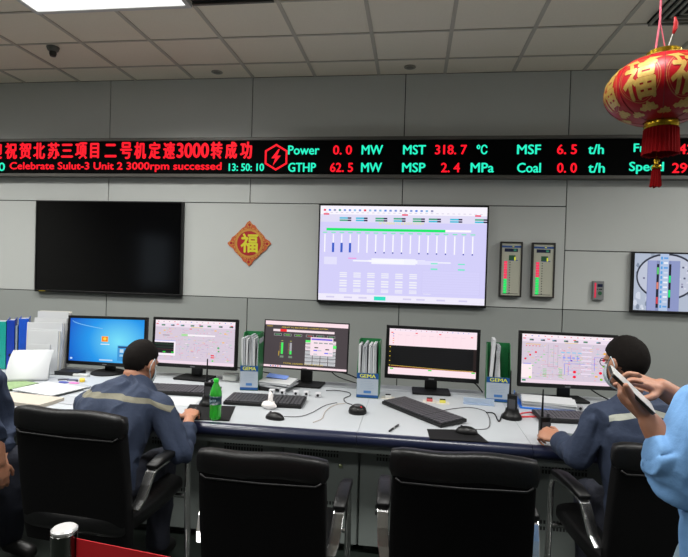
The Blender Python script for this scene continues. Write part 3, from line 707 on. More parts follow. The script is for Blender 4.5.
# magazine files
M_fgreen = mat('file_green', (20, 104, 54), .4); M_paper = mat('paper', (192, 194, 196), .8); M_paper2 = mat('paper_grey', (158, 161, 166), .8)
M_lblue = mat('label_blue2', (14, 72, 132), .45); M_lpale = mat('label_pale', (160, 170, 182), .5); M_lyel = mat('label_yellow', (225, 225, 60), .5)
def filebox(label, x, y, rz, w, h, full=True, seed=1):
    t = thing('magazine_file', label, 'file box', (x, y, Z), rz, 'green magazine files on the desk'); d = .18
    b = B(); k = .004
    b.box((-w/2, 0, 0), (w/2, d, k)); b.box((-w/2, d-k, 0), (w/2, d, h)); b.box((w/2-k, 0, 0), (w/2, d, h)) if full else b.add([(w/2-k, 0, 0), (w/2-k, d, 0), (w/2-k, d, h), (w/2-k, d*.55, h), (w/2-k, 0, h*.44), (w/2, 0, 0), (w/2, d, 0), (w/2, d, h), (w/2, d*.55, h), (w/2, 0, h*.44)], [(0,1,2,3,4), (9,8,7,6,5), (0,5,6,1), (1,6,7,2), (2,7,8,3), (3,8,9,4), (4,9,5,0)])
    b.add([(-w/2, 0, 0), (-w/2, d, 0), (-w/2, d, h), (-w/2, d*.5, h), (-w/2, 0, h*.44), (-w/2+k, 0, 0), (-w/2+k, d, 0), (-w/2+k, d, h), (-w/2+k, d*.5, h), (-w/2+k, 0, h*.44)], [(4,3,2,1,0), (5,6,7,8,9), (1,6,5,0), (2,7,6,1), (3,8,7,2), (4,9,8,3), (0,5,9,4)])
    b.box((-w/2, 0, 0), (w/2, k, h*.44))
    b.build('box', M_fgreen, t)
    b = B(); z1 = h*.44
    b.box((-w/2+.001, -.002, .005), (w/2-.001, 0, z1), M_lpale); b.box((-w/2+.001, -.003, z1*.78), (w/2-.001, -.001, z1), M_lblue); b.box((-w/2+.001, -.003, .005), (w/2-.001, -.001, z1*.13), M_lblue)
    text_xz(b, 'GEMA', -w*.36, w*.36, z1*.82, z1*.96, -.0035, M_lyel); text_xz(b, 'GEMA', -w*.35, w*.37, z1*.82, z1*.96, -.0037, M_lyel)
    b.box((-w*.17, -.003, z1*.2), (w*.17, -.001, z1*.3), mat('label_mid', (60, 110, 170), .5))
    for q in range(5): b.box((-w*.33, -.0026, z1*(.4+.065*q)), (w*(.3-.05*(q % 2)), -.0015, z1*(.405+.065*q)), mat('label_line', (130, 150, 172), .6))
    b.build('label_card', parent=t)
    rg = random.Random(seed)
    xx = -w/2+.008
    n = 8 if full else 3
    for q in range(n):
        th = (w*.8/n)*(.95 if full else .5); hh = h*rg.uniform(.90, .97) if full else h*(1.1, .99, .9)[q]
        B(Matrix.Translation((xx, 0, 0)) @ Matrix.Rotation(rg.uniform(-.03, .04) if full else rg.uniform(-.03, .1)-.03, 4, 'Y')).box((0, .01, .006), (th, d-.012, hh)).build('document', [M_paper, M_paper2][q % 2], t)
        xx += w*.86/n if full else w*.22
    return t
filebox('green magazine file of white papers left of the dark grey monitor', -1.125, -1.27, math.radians(6), .128, .40, True, 4)
filebox('green magazine file of white papers between the two middle monitors', -.285, -1.28, math.radians(-1), .150, .388, True, 9)
filebox('green magazine file with loose curled papers, left of the rightmost monitor', .60, -1.17, math.radians(-5), .16, .385, False, 2)

# handheld radios
def radio(label, x, y, rz, cradle=True, z=Z):
    t = thing('handheld_radio', label, 'radio', (x, y, z), rz, 'black handheld radios')
    z0 = .02 if cradle else 0
    b = B(); b.rbox((0, 0, z0), .058, .036, .125, .01); b.build('body', M_black, t, bevel=.003)
    B().box((-.02, -.019, z0+.03), (.02, -.017, z0+.1)).build('speaker_grille', M_key, t)
    B().lathe([(0, 0), (.008, 0), (.008, .016), (0, .016)], (.017, 0, z0+.125), n=12).build('knob', M_key, t)
    B().tube([(-.015, 0, z0+.12), (-.015, 0, z0+.15), (-.014, 0, z0+.27)], [.0075, .006, .0035], n=10).build('antenna', M_black, t)
    if cradle:
        b = B(); b.lathe([(0, 0), (.058, 0), (.06, .012), (.05, .028), (.042, .04), (.038, .06), (0, .06)], n=28); b.build('charger_base', M_black, t, auto=50)
    return t
radio('black handheld radio in a charging cradle behind the green bottle', -1.245, -1.70, math.radians(5))
radio('black handheld radio in a round charger with a red strap beside it', .62, -1.56, math.radians(-20))
t = B().tube([(.66, -1.52, Z+.006), (.70, -1.44, Z+.004), (.76, -1.40, Z+.004), (.80, -1.43, Z+.004), (.79, -1.50, Z+.004), (.73, -1.51, Z+.004), (.68, -1.53, Z+.005), (.655, -1.535, Z+.006)], .006, n=8, flat=.6).build('wrist_strap', mat('strap_red', (205, 40, 50), .5), smooth=True)
tag(t, 'red wrist strap looped on the desk beside the radio charger', 'strap')

# intercom puck, cables, pen, tissue
t = thing('desk_intercom', 'round black conference puck with a red light between the keyboards', 'intercom', (-.31, -1.66, Z))
B().lathe([(0, 0), (.054, 0), (.056, .012), (.05, .032), (.035, .046), (0, .05)], n=32).build('body', M_black, t, smooth=True)
B().lathe([(0, .045), (.028, .045), (.024, .053), (0, .054)], (0, -.006, 0), n=24).build('top_button', M_key, t, smooth=True)
B().lathe([(0, 0), (.006, 0), (.004, .004), (0, .004)], (.024, -.026, .043), n=10).build('indicator_lamp', glow((250, 50, 60), 1.0), t)
def under(o, p):
    o.parent = p; o.matrix_parent_inverse = (Matrix.Translation(p.location) @ p.rotation_euler.to_matrix().to_4x4()).inverted()
    for k in ('label', 'category'):
        if k in o: del o[k]
def cord(name, label, px, r, m, cat='cable', lift=.0035):
    pts = [V((on(x, y).x, on(x, y).y, Z+lift)) for x, y in px]; out = []
    for i in range(len(pts)-1):
        p0, p1, p2, p3 = pts[max(i-1, 0)], pts[i], pts[i+1], pts[min(i+2, len(pts)-1)]
        for k in range(6):
            s_ = k/6; out.append(.5*((2*p1)+(p2-p0)*s_+(2*p0-5*p1+4*p2-p3)*s_*s_+(3*p1-p0-3*p2+p3)*s_**3))
    out.append(pts[-1]); return tag(B().tube(out, r, n=6).build(name, m, smooth=True), label, cat)
M_cord = mat('cord_grey', (70, 70, 72), .5)
c_ = cord('mouse_cord', 'thin grey mouse cord running right from the mouse by the tissue', [(284, 417), (300, 417), (312, 413), (325, 406), (337, 403)], .0022, M_cord); under(c_, mouse_a)
cord('puck_cable', 'dark cable curving from the conference puck back to the middle monitor', [(352, 405), (346, 403), (344, 399), (350, 396), (349, 393), (338, 391), (326, 391)], .0028, M_black)
cord('white_cable', 'thin beige cable lying across the desk in front of the puck', [(313, 423), (322, 419), (326, 411), (336, 405), (345, 404)], .0018, mat('cord_beige', (176, 160, 146), .6))
c_ = cord('mouse_cord', 'thin grey cord from the mouse pad mouse past the diagonal keyboard to the radio', [(472, 430), (487, 429), (490, 422), (488, 415), (484, 411), (470, 408), (455, 409), (443, 411)], .0022, M_cord); under(c_, mouse_b)
cord('adapter_cable', 'kinked black cable with a plug left of the round radio charger', [(486, 413), (494, 414), (499, 422), (502, 415), (504, 413.5)], .004, M_black)
t = thing('ballpoint_pen', 'black ballpoint pen lying alone near the desk front', 'pen', (-.08, -1.935, Z+.006), math.radians(70))
B().cap((-.06, 0, 0), (.035, 0, 0), .0055, .0055, n=10).build('barrel', M_black, t, smooth=True)
B().cap((.035, 0, 0), (.07, 0, 0), .006, .0055, n=10).build('pen_cap', M_key, t, smooth=True)
B().tube([(-.01, 0, 0), (.01, 0, 0)], .0063, n=10).build('band', mat('pen_silver', (180, 180, 180), .3, .8), t)
b = B(); rg = random.Random(4)
b.ell((0, 0, .025), (.045, .03, .025), n=14, k=9, fn=lambda q: 1+.35*noise.noise(q*3)); b.ell((.008, 0, .06), (.016, .014, .045), n=10, k=8, fn=lambda q: 1+.5*noise.noise(q*4+V((3,1,2))))
o = b.build('crumpled_tissue', mat('tissue', (238, 232, 230), .9), smooth=True); o.location = (-.855, -1.70, Z); tag(o, 'crumpled white tissue beside the keyboard and mouse', 'tissue')
def cube_switch(px, py, label, col=(196, 196, 200)):
    p = on(px, py); t = thing('key_switch', label, 'small desk block', (p.x, p.y, Z), .1, 'little blocks along the desk')
    B().box((-.02, -.02, 0), (.02, .02, .03)).build('body', mat('switch_%d' % col[0], col, .5), t, bevel=.003)
    B().lathe([(0, 0), (.009, 0), (.009, .003), (0, .003)], m=M_black, M=Matrix.Translation((0, -.02, .015)) @ Matrix.Rotation(PI/2, 4, 'X'), n=12).build('socket', parent=t)
nm = ['leftmost', 'second', 'middle', 'fourth', 'rightmost']
for i, (x, y) in enumerate([(272, 393.5), (282.5, 394), (296, 395), (306.5, 395.5), (318, 397)]): cube_switch(x, y, 'small silver block with dark socket behind the middle keyboard, %s of five' % nm[i])
for i, (x, y) in enumerate([(531, 404), (540, 405), (552, 407), (564, 409), (579, 410)]): cube_switch(x, y, 'small block with dark socket behind the right keyboard, %s of its row' % nm[i], (176, 120, 120) if i < 2 else (150, 150, 154))
def capbtn(px, py, col, label):
    p = on(px, py); t = thing('desk_button', label, 'button', (p.x, p.y, Z), 0, 'little buttons on cards by the trend monitor')
    B().box((-.045, -.04, 0), (.045, .04, .002)).build('card', mat('card_beige', (206, 202, 192), .7), t)
    B().box((-.02, -.016, .002), (.02, .016, .022)).build('switch_cap', mat('cap_%d' % col[0], col, .4), t, bevel=.004)
    B().box((-.018, -.012, .022), (.018, .01, .026)).build('rocker', M_blackm, t)
capbtn(388, 398, (200, 200, 198), 'small white and black button by the second file box')
capbtn(429.5, 401.5, (190, 80, 80), 'small reddish button on a card in front of the trend monitor')
capbtn(442.5, 403, (215, 205, 90), 'small yellow button on a card in front of the trend monitor')
t = thing('name_plate', 'clear acrylic strip stand lying in front of the third file box', 'name plate', (.46, -1.27, Z), math.radians(-4))
B().box((-.10, -.02, 0), (.10, .03, .006)).build('foot', mat('acrylic_base', (150, 166, 190), .15, spec=.8), t)
B(Matrix.Translation((0, .02, 0)) @ Matrix.Rotation(.35, 4, 'X')).box((-.10, -.003, 0), (.10, .0, .045)).build('plate', mat('acrylic', (176, 190, 206), .15), t)
b = B(); rg = random.Random(5)
def sheet(name, label, cat, corners, z, m, th=.002, grp=None):
    o = B().prism([(p[0], p[1]) for p in corners], z, z+th).build(name, m); tag(o, label, cat, grp); return o
def quad(cx, cy, w, d, rz):
    c, s_ = math.cos(rz), math.sin(rz); return [(cx+c*x-s_*y, cy+s_*x+c*y) for x, y in ((-w/2,-d/2),(w/2,-d/2),(w/2,d/2),(-w/2,d/2))]
sheet('paper_sheet', 'white sheet of paper lying in front of the left keyboard beside the seated person', 'paper', quad(-1.44, -1.665, .21, .20, .1), Z, M_paper)
# documents under the right monitor
t = thing('document_folder', 'blue folder holding a thick pile of papers under the rightmost monitor', 'folder', (.905, -1.235, Z), math.radians(-10))
B().box((-.17, -.10, 0), (.17, .12, .012)).build('cover', mat('folder_blue', (30, 110, 210), .35), t, bevel=.002)
b = B()
for k in range(7): b.box((-.165+.006*rg.random(), -.095+.01*rg.random(), .012+.006*k), (.165+.012*rg.random(), .11, .0165+.006*k), M_paper, Matrix.Rotation(rg.uniform(-.05, .05), 4, 'Z'))
b.build('papers', parent=t)
B(Matrix.Translation((-.165, 0, .004)) @ Matrix.Rotation(-.55, 4, 'Y') ).box((-.004, -.10, 0), (0, .12, .08)).build('flap', mat('folder_blue', (30, 110, 210)), t)
sheet('document_folder', 'flat blue plastic folder right of the rightmost monitor stand', 'folder', quad(1.27, -1.21, .14, .11, .2), Z, mat('folder_blue', (30, 110, 210)), .006)
# papers under middle monitor
t = thing('paper_pile', 'loose pile of white papers over a black tray under the dark grey monitor', 'papers', (-.985, -1.14, Z), math.radians(-8))
B().box((-.06, -.12, 0), (.06, .10, .03)).build('tray', M_black, t, bevel=.004)
b = B()
for k in range(6): b.box((-.075, -.12, .03+.006*k), (.155, .10, .034+.006*k), M_paper if k % 2 else M_paper2, Matrix.Rotation(rg.uniform(-.12, .12), 4, 'Z') @ Matrix.Rotation(.05, 4, 'Y'))
b.build('papers', parent=t)
B(Matrix.Rotation(.1, 4, 'Y') @ Matrix.Rotation(.2, 4, 'Z')).box((-.06, .0, .072), (.09, .11, .075)).build('blue_sheet', mat('sheet_blue', (120, 150, 225), .7), t)
t = tag(B().rbox((-1.36, -.99, Z+.003), .11, .07, .05, .008).build('white_adapter', M_white, bevel=.004), 'small white box beside the stand of the second monitor', 'box')
t = tag(B().rbox((-1.03, -.96, Z+.003), .05, .05, .045, .006).build('black_adapter', M_black, bevel=.004), 'small black box on the desk rear by the first file box', 'box')
# monitor cables
def mcable(label, pts, r=.005):
    out = []; P_ = [V(p) for p in pts]
    for i in range(len(P_)-1):
        p0, p1, p2, p3 = P_[max(i-1, 0)], P_[i], P_[i+1], P_[min(i+2, len(P_)-1)]
        for k in range(8):
            s_ = k/8; out.append(.5*((2*p1)+(p2-p0)*s_+(2*p0-5*p1+4*p2-p3)*s_*s_+(3*p1-p0-3*p2+p3)*s_**3))
    out.append(P_[-1]); tag(B().tube(out, r, n=8).build('monitor_cable', M_black, smooth=True), label, 'cable', 'cables behind the monitors')
mcable('black cable drooping from the dark grey monitor to the desk behind it', [(-.70, -.95, .95), (-.6, -.93, .87), (-.45, -.93, .83), (-.27, -.93, .756)])
mcable('thin black cable hanging left of the first droop behind the middle monitor', [(-.66, -.94, .92), (-.56, -.92, .82), (-.44, -.92, .78), (-.36, -.9, .757)], .004)
mcable('black cable drooping from the trend monitor down to the desk rear', [(.27, -.95, .93), (.36, -.92, .87), (.47, -.92, .82), (.53, -.93, .757)])
mcable('black cable drooping from the second monitor towards the first file box', [(-1.5, -.95, .93), (-1.4, -.92, .85), (-1.25, -.92, .83), (-1.06, -.93, .81)])
mcable('black cable hanging beside the stand of the rightmost monitor', [(1.2, -.95, .93), (1.26, -.93, .84), (1.33, -.93, .79), (1.4, -.92, .757)])

# left end of the desk: binders and paper stacks
def binder(label, x, y, rz, w, h, col, gr):
    t = thing('ring_binder', label, 'binder', (x, y, .7535), rz, gr); m = mat('binder_%d' % col[2], col, .35)
    b = B(); b.box((-w/2, 0, 0), (w/2, .004, h)); b.box((-w/2, 0, 0), (-w/2+.004, .27, h)); b.box((w/2-.004, 0, 0), (w/2, .27, h)); b.build('cover', m, t, bevel=.002)
    B().box((-w/2+.006, .02, .006), (w/2-.006, .26, h-.015)).build('pages', M_paper2, t)
    b = B(); k = 16
    b.prism([(.013*math.cos(2*PI*i/k), .013*math.sin(2*PI*i/k)) for i in range(k)], 0, .0015, M_black, Matrix.Translation((0, -.0003, h*.28)) @ Matrix.Rotation(PI/2, 4, 'X')); b.build('finger_hole', parent=t)
    return t
def onl_(px, py, z=Z): p = on(px, py, z); return p.x, p.y
RB = math.radians(36)
xr, yr = onl_(28, 368); run = 0
def bplace(label, w, h, col):
    global run
    run += w/2; x = xr-math.cos(RB)*run; y = yr-math.sin(RB)*run; run += w/2+.003
    return binder(label, x, y, RB, w, h, col, 'ring binders at the desk end')
bplace('blue ring binder right of the narrow grey file, beside the white stack', .07, .40, (24, 80, 190))
run += .01; x = xr-math.cos(RB)*run; y = yr-math.sin(RB)*run; run += .013
t = B().box((-.008, 0, 0), (.006, .2, .345)).build('clip_rail', mat('pale_plastic', (130, 142, 156), .4)); t.location = (x, y, Z); t.rotation_euler.z = RB; tag(t, 'narrow pale grey strip file standing between the two blue binders', 'file')
bplace('deep blue ring binder, between the teal binder and the narrow grey file', .055, .39, (16, 56, 160))
bplace('teal green ring binder standing at the far left edge', .10, .38, (22, 150, 140))
STK = [(67, 366, .455, .27, .05, 8, 5), (64.5, 369, .41, .27, .035, 6, 4), (60.5, 372, .385, .27, .06, 9, 5), (56.5, 375, .345, .25, .045, 5, 4), (49, 378, .25, .17, .02, 8, 3)]
SL = ['tallest white paper folder at the back of the upright stack', 'white folder of papers, second from the back of the upright stack', 'thick white wad of papers in the middle of the upright stack', 'white wad of papers with a curled top, near the front of the upright stack', 'smallest white paper stack at the front of the upright stack']
for (px, py, h, w_, th, a, n), l in zip(STK, SL):
    b = B(Matrix.Rotation(math.radians(-3), 4, 'X')); rg = random.Random(n*7+int(px*10))
    for k in range(n):
        q = th/n*k; b.box((-w_+rg.uniform(-.008, .008), q, 0), (rg.uniform(-.008, .006), q+th/n*.8, h-rg.uniform(0, .02)), [M_paper, mat('paper_warm', (196, 192, 182), .8), M_paper2][k % 3])
    if n == 4: b.box((-w_-.02, -.012, h-.035), (-.01, -.009, h-.03), M_paper, Matrix.Rotation(-.12, 4, 'X'))
    x, y = onl_(px, py); o = b.build('paper_folder', M_paper); o.location = (x, y, Z+.004); o.rotation_euler = (0, 0, math.radians(a)); tag(o, l, 'papers', 'upright paper folders at the desk end')
def curled(name, label, x, y, rz, w, L, curl, z=Z, m=None):
    b = B(); n = 14; vs_ = []; yy = zz = 0; a = curl[0]
    for i in range(n+1):
        for xx in (-w/2, w/2):
            vs_.append((xx, yy, zz))
        a = curl[0]+(curl[1]-curl[0])*i/n; yy += math.cos(a)*L/n; zz += math.sin(a)*L/n
    k = len(vs_); mz = min(v[2] for v in vs_); vs_ = [(a_, b_, c_-mz) for a_, b_, c_ in vs_]
    b.add(vs_, [(2*i, 2*i+1, 2*i+3, 2*i+2) for i in range(n)]); o = b.build(name, m or M_paper, smooth=True); o.location = (x, y, z+.018); o.rotation_euler = (0, 0, rz)
    s = o.modifiers.new('thickness', 'SOLIDIFY'); s.thickness = .0025; s.offset = 1
    return tag(o, label, 'paper', 'loose papers at the desk end')
curled('curled_document', 'large white document curling up against the upright stack', -2.70, -1.46, math.radians(24), .27, .27, (1.25, .35))
sheet('paper_sheet', 'loose white paper lying in front of the curled document', 'paper', quad(-2.40, -1.62, .36, .26, -.25), Z+.0135, M_paper, .006, 'loose papers at the desk end')
sheet('paper_sheet', 'white paper partly under others, reaching towards the blue-screen monitor', 'paper', quad(-2.42, -1.46, .42, .2, -.5), Z+.007, M_paper2, .006, 'loose papers at the desk end')
sheet('paper_pad', 'beige paper pad nearest the leftmost chair', 'paper pad', quad(-2.38, -1.89, .46, .19, -.12), Z, mat('pad_beige', (178, 170, 158), .8), .022)
sheet('paper_sheet', 'green printed sheet at the far left of the desk', 'paper', quad(-2.76, -1.58, .30, .26, -.2), Z+.0135, mat('sheet_green', (128, 152, 108), .8, var=.35, vscale=40), .003, 'loose papers at the desk end')
sheet('paper_sheet', 'white paper corner lying beside the beige pad near the person', 'paper', quad(-2.12, -1.80, .2, .16, -.2), Z, M_paper2, .003, 'loose papers at the desk end')
t = tag(B().rbox((-2.62, -1.10, Z+.001), .2, .11, .03, .01).build('laptop_dock', mat('dock_black', (30, 30, 32), .4), bevel=.003), 'flat black box lying below the blue-screen monitor', 'dock')
t = tag(B().box((-2.55, -1.17, Z), (-2.43, -1.13, Z+.02)).build('white_tag', M_white, bevel=.003), 'small white box in front of the flat black box', 'box')
smalls = [((-2.38, -1.30), (225, 190, 60), 'yellow'), ((-2.44, -1.42), (60, 70, 150), 'dark blue'), ((-2.36, -1.42), (200, 110, 170), 'pink'), ((-2.50, -1.34), (50, 50, 60), 'black'), ((-2.43, -1.34), (70, 70, 90), 'grey'), ((-2.35, -1.52), (190, 120, 130), 'dull red'), ((-2.70, -1.74), (60, 170, 90), 'green')]
for (x, y), c, n_ in smalls:
    o = B().rbox((0, 0, 0), .075, .035, .018, .012).build('highlighter_cap' if 0 else 'eraser', mat('small_'+n_.replace(' ', '_'), c, .4), bevel=.004); o.location = (x, y, Z+(.0005)); o.rotation_euler = (0, 0, x*40)
    tag(o, '%s little stationery piece among the clutter by the paper stack' % n_, 'stationery', 'small stationery at the desk end')
# calculator
t = thing('desk_phone_pad', 'flat grey electronic pad under the wrist of the person on the right', 'key pad', (.835, -1.92, Z), math.radians(-8))
B().box((-.055, -.08, 0), (.055, .08, .018)).build('body', mat('pad_grey', (92, 96, 106), .5), t, bevel=.005)
B().box((-.04, .0, .018), (.04, .06, .0195)).build('display', mat('lcd', (90, 110, 100), .2), t)

# ------------------------------------------------------------------ chairs
M_leather = mat('black_leather', (8, 8, 9), .44, spec=.3, bump=.12, bscale=90); M_fab = mat('black_mesh_cloth', (5, 5, 6), .9, spec=.15, bump=.1, bscale=700)
M_chrome = mat('chrome', (225, 225, 225), .2, 1.0)
def chair(label, w=.51, top=.95):
    t = thing('office_chair', label, 'chair', group='black leather visitor chairs with chrome arms')
    y0, y1 = -.22, -.285
    def yb(z): return y0+(y1-y0)*(z-.44)/(top-.44)
    b = B(); rings = []
    n = 9
    pts = []
    for i in range(n+1):
        z = .35+(top-.06-.35)*i/n; rings.append(((0, yb(z), z), w/2*(.955 if i == 0 else .975+.02*math.sin(i/n*PI)), .033))
    b.loft(rings, (1, 0, 0), sq=7.0, n=48); b.build('backrest', M_fab, t, auto=35)
    b = B(); zt_ = top-.05
    prof = []
    rg = []
    for i in range(15):
        u = -1+2*i/14; q = max(0, 1-abs(u)**10); xx = u*w/2*.985
        rg.append(((xx, yb(zt_)-.002, zt_+.004*math.sin(u*5)), .052*(.86+.14*q), .031*(.78+.22*q)))
    b.loft(rg, (0, 0, 1), n=24, sq=3.8); b.build('headrest_roll', M_leather, t, smooth=True)
    b = B(); 
    z = top-.105; b.tube([(-w/2*.93, yb(z)-.034, z+.012), (-w/2*.85, yb(z)-.036, z-.002), (0, yb(z)-.037, z-.006), (w/2*.85, yb(z)-.036, z-.002), (w/2*.93, yb(z)-.034, z+.012)], .0045, n=8)
    b.build('piping', M_leather, t, smooth=True)
    b = B(); b.loft([((0, -.25, .45), w/2*.95, .045), ((0, -.1, .445), w/2*.97, .05), ((0, .12, .45), w/2*.97, .05), ((0, .25, .455), w/2*.94, .045)], (1, 0, 0), sq=4.5, n=36); b.build('seat', M_leather, t, auto=50)
    for s in (-1, 1):
        X = s*(w/2+.028)
        b = B(); P_ = [(X, -.11, .665), (X, -.13, .655), (X*.99, -.16, .61), (X*.97, -.19, .555), (X*.93, -.215, .52)]
        vs_ = []; fs_ = []; ww = .022
        for i, (x, y, z) in enumerate(P_):
            t1 = (V(P_[min(i+1, 4)])-V(P_[max(i-1, 0)])).normalized(); nn = V((1, 0, 0)).cross(t1)
            for a, c in ((-1, -1), (1, -1), (1, 1), (-1, 1)): vs_.append(V((x, y, z))+V((1, 0, 0))*a*ww+nn*c*.007)
        for i in range(4):
            for j in range(4): fs_.append((i*4+j, i*4+(j+1) % 4, (i+1)*4+(j+1) % 4, (i+1)*4+j))
        fs_ += [(3, 2, 1, 0), (16, 17, 18, 19)]
        b.add(vs_, fs_); b.build('arm_bracket', M_chrome, t, bevel=.003)
        arc = [(X, .13, .655), (X, .17, .65), (X, .2, .63), (X, .215, .59)]
        B().tube([(X, -.12, .66), (X, 0, .665)]+arc+[(X, .225, .3), (X, .235, .06), (X, .22, .025), (X, .19, .016), (X, -.2, .016)], .0155, n=12).build('leg', M_chrome, t, smooth=True)
        b = B(); b.loft([((X, -.125, .678), .026, .013), ((X, -.05, .688), .029, .017), ((X, .08, .688), .029, .017), ((X, .16, .675), .025, .013)], (1, 0, 0), sq=3.5, n=24); b.build('armrest', M_leather, t, smooth=True)
    b = B(); b.tube([(-(w/2+.028), -.2, .016), (w/2+.028, -.2, .016)], .0145, n=10); b.tube([(-(w/2+.028), .222, .40), (w/2+.028, .222, .40)], .012, n=10); b.build('crossbar', M_chrome, t)
    return t
ch = chair('black leather chair seating the person in navy with the bowed head, leftmost fully visible'); ch.location = (-1.455, -2.42, 0); ch.rotation_euler.z = math.radians(-4); ch.scale = (1.07, 1, 1.02)
CHP = [((-.553, -2.585), 0, .955, 'empty black leather chair with wavy roll top, second from the left'),
       ((.192, -2.64), 1, 1.035, 'empty black leather chair nearest the centre right, before the mouse pad'),
       ((1.0, -2.37), 8, 1.035, 'black leather chair seating the person with a silver stripe, behind the person in light blue'),
       ((-2.50, -2.46), -82, 1.0, 'black leather chair at the left edge under the seated person with folded hands')]
for (x, y), a, sz, l in CHP:
    o = dup(ch, (x, y, 0), math.radians(a), l); o.scale = (1, 1, sz)

# ------------------------------------------------------------------ stanchion and belt
def stanchion(label, x, y, h):
    t = thing('barrier_post', label, 'barrier post', (x, y, 0))
    B().lathe([(0, 0), (.16, 0), (.16, .012), (.05, .03), (0, .03)], n=36).build('base', M_chrome, t, auto=40)
    B().lathe([(0, .03), (.0345, .03), (.0345, h-.004), (.032, h), (0, h)], n=32).build('pole', M_chrome, t, auto=40)
    B().lathe([(.0352, h-.006), (.0355, h-.006), (.0355, h-.001), (.031, h+.003), (0, h+.003)], n=32).build('top_cap', mat('satin_steel', (205, 205, 205), .35, .6), t, auto=40)
    B().lathe([(.0347, h-.11), (.036, h-.11), (.036, h-.012), (.0347, h-.012)], n=32).build('belt_slot_collar', mat('chrome_dark', (120, 120, 118), .15, 1), t, auto=40)
    return t
stanchion('polished steel barrier post with a pale round top at the bottom left', -.975, -3.42, .852)
stanchion('polished steel barrier post out of view, at the far end of the red belt', .25, -3.585, .852)
b = B(); p0 = V((-.937, -3.42, 0)); p1 = V((.215, -3.58, 0))
b.add([(p0.x, p0.y, .756), (p1.x, p1.y, .756), (p1.x, p1.y, .826), (p0.x, p0.y, .826), (p0.x, p0.y+.002, .756), (p1.x, p1.y+.002, .756), (p1.x, p1.y+.002, .826), (p0.x, p0.y+.002, .826)], [(0,1,2,3), (7,6,5,4), (0,4,5,1), (3,2,6,7)])
tag(b.build('barrier_belt', mat('belt_red', (190, 18, 28), .7)), 'bright red barrier belt stretching right from the steel post', 'belt')

# ------------------------------------------------------------------ lantern
t = thing('red_lantern', 'round red festival lantern with gold characters and tassel hanging at upper right', 'lantern', (.905, -2.7, 2.326))
M_lred = mat('lantern_silk', (165, 6, 20), .42, spec=.3, var=.08, vscale=10); M_lgold = mat('lantern_gold', (186, 150, 74), .4, .25, var=.3, vscale=120)
M_cap = mat('gold_metal', (196, 160, 40), .25, .9); M_tas = mat('tassel_red', (120, 6, 10), .9, spec=.1)
LR, LH = .198, .123
def lobe(a): return 1-.018*abs(math.sin(a*8))**1 if 0 else 1-.02*(1-abs(math.cos(4*(a+.39))))
def lpt(az, el, off=0):
    r = lobe(az); R1 = (LR+off)*r; ce = math.cos(el); se = math.sin(el); e = .9
    c = math.copysign(abs(ce)**e, ce); s_ = math.copysign(abs(se)**1.0, se)
    return V((R1*c*math.sin(az), -R1*c*math.cos(az), (LH+off)*s_))
b = B(); n, k = 96, 28; vs_ = []; fs_ = []
for i in range(k+1):
    el = -1.30+2.6*i/k
    for j in range(n): vs_.append(lpt(2*PI*j/n, el))
for i in range(k):
    for j in range(n): fs_.append((i*n+j, i*n+(j+1) % n, (i+1)*n+(j+1) % n, (i+1)*n+j))
b.add(vs_, fs_); b.build('shade', M_lred, t, smooth=True)
A0 = math.radians(-21-.0)-.02
YA = math.atan2(.905, 2.077)   # azimuth of the side towards the doorway the photo was taken from
def onl(vs, fs, az, el, w, h, m, off, bb):
    bb.add([lpt(az+YA*-1*0+(u-.5)*w/LR, el+(v-.5)*h/LH, off) for u, v in vs], fs, m)
b = B(); ring = B(); cloud = B()
tv, tf = text_mesh('福')
import bmesh
def subdiv(vs, fs, n=2):
    bm = bmesh.new(); V_ = [bm.verts.new((x, y, 0)) for x, y in vs]
    for f in fs:
        try: bm.faces.new([V_[i] for i in f])
        except ValueError: pass
    bmesh.ops.triangulate(bm, faces=bm.faces)
    for _ in range(n):
        ed = [e for e in bm.edges if e.calc_length() > .12]
        if ed: bmesh.ops.subdivide_edges(bm, edges=ed, cuts=1)
        bmesh.ops.triangulate(bm, faces=bm.faces)
    bm.verts.index_update(); r = ([(v.co.x, v.co.y) for v in bm.verts], [tuple(v.index for v in f.verts) for f in bm.faces]); bm.free(); return r
tv2, tf2 = subdiv(tv, tf, 4)
def shp(pts, n=3): return subdiv(pts, [tuple(range(len(pts)))], n)
cl_ = []
for x, y, r in ((.15, .4, .15), (.35, .6, .2), (.6, .65, .22), (.85, .45, .15)):
    pass
cloudp = [(0, .3), (.08, .52), (.2, .5), (.28, .8), (.42, .72), (.52, 1.0), (.66, .78), (.8, .82), (.86, .52), (.97, .5), (1, .25), (.8, .1), (.6, .2), (.5, .02), (.4, .2), (.2, .08)]
cv, cf = shp(cloudp, 3)
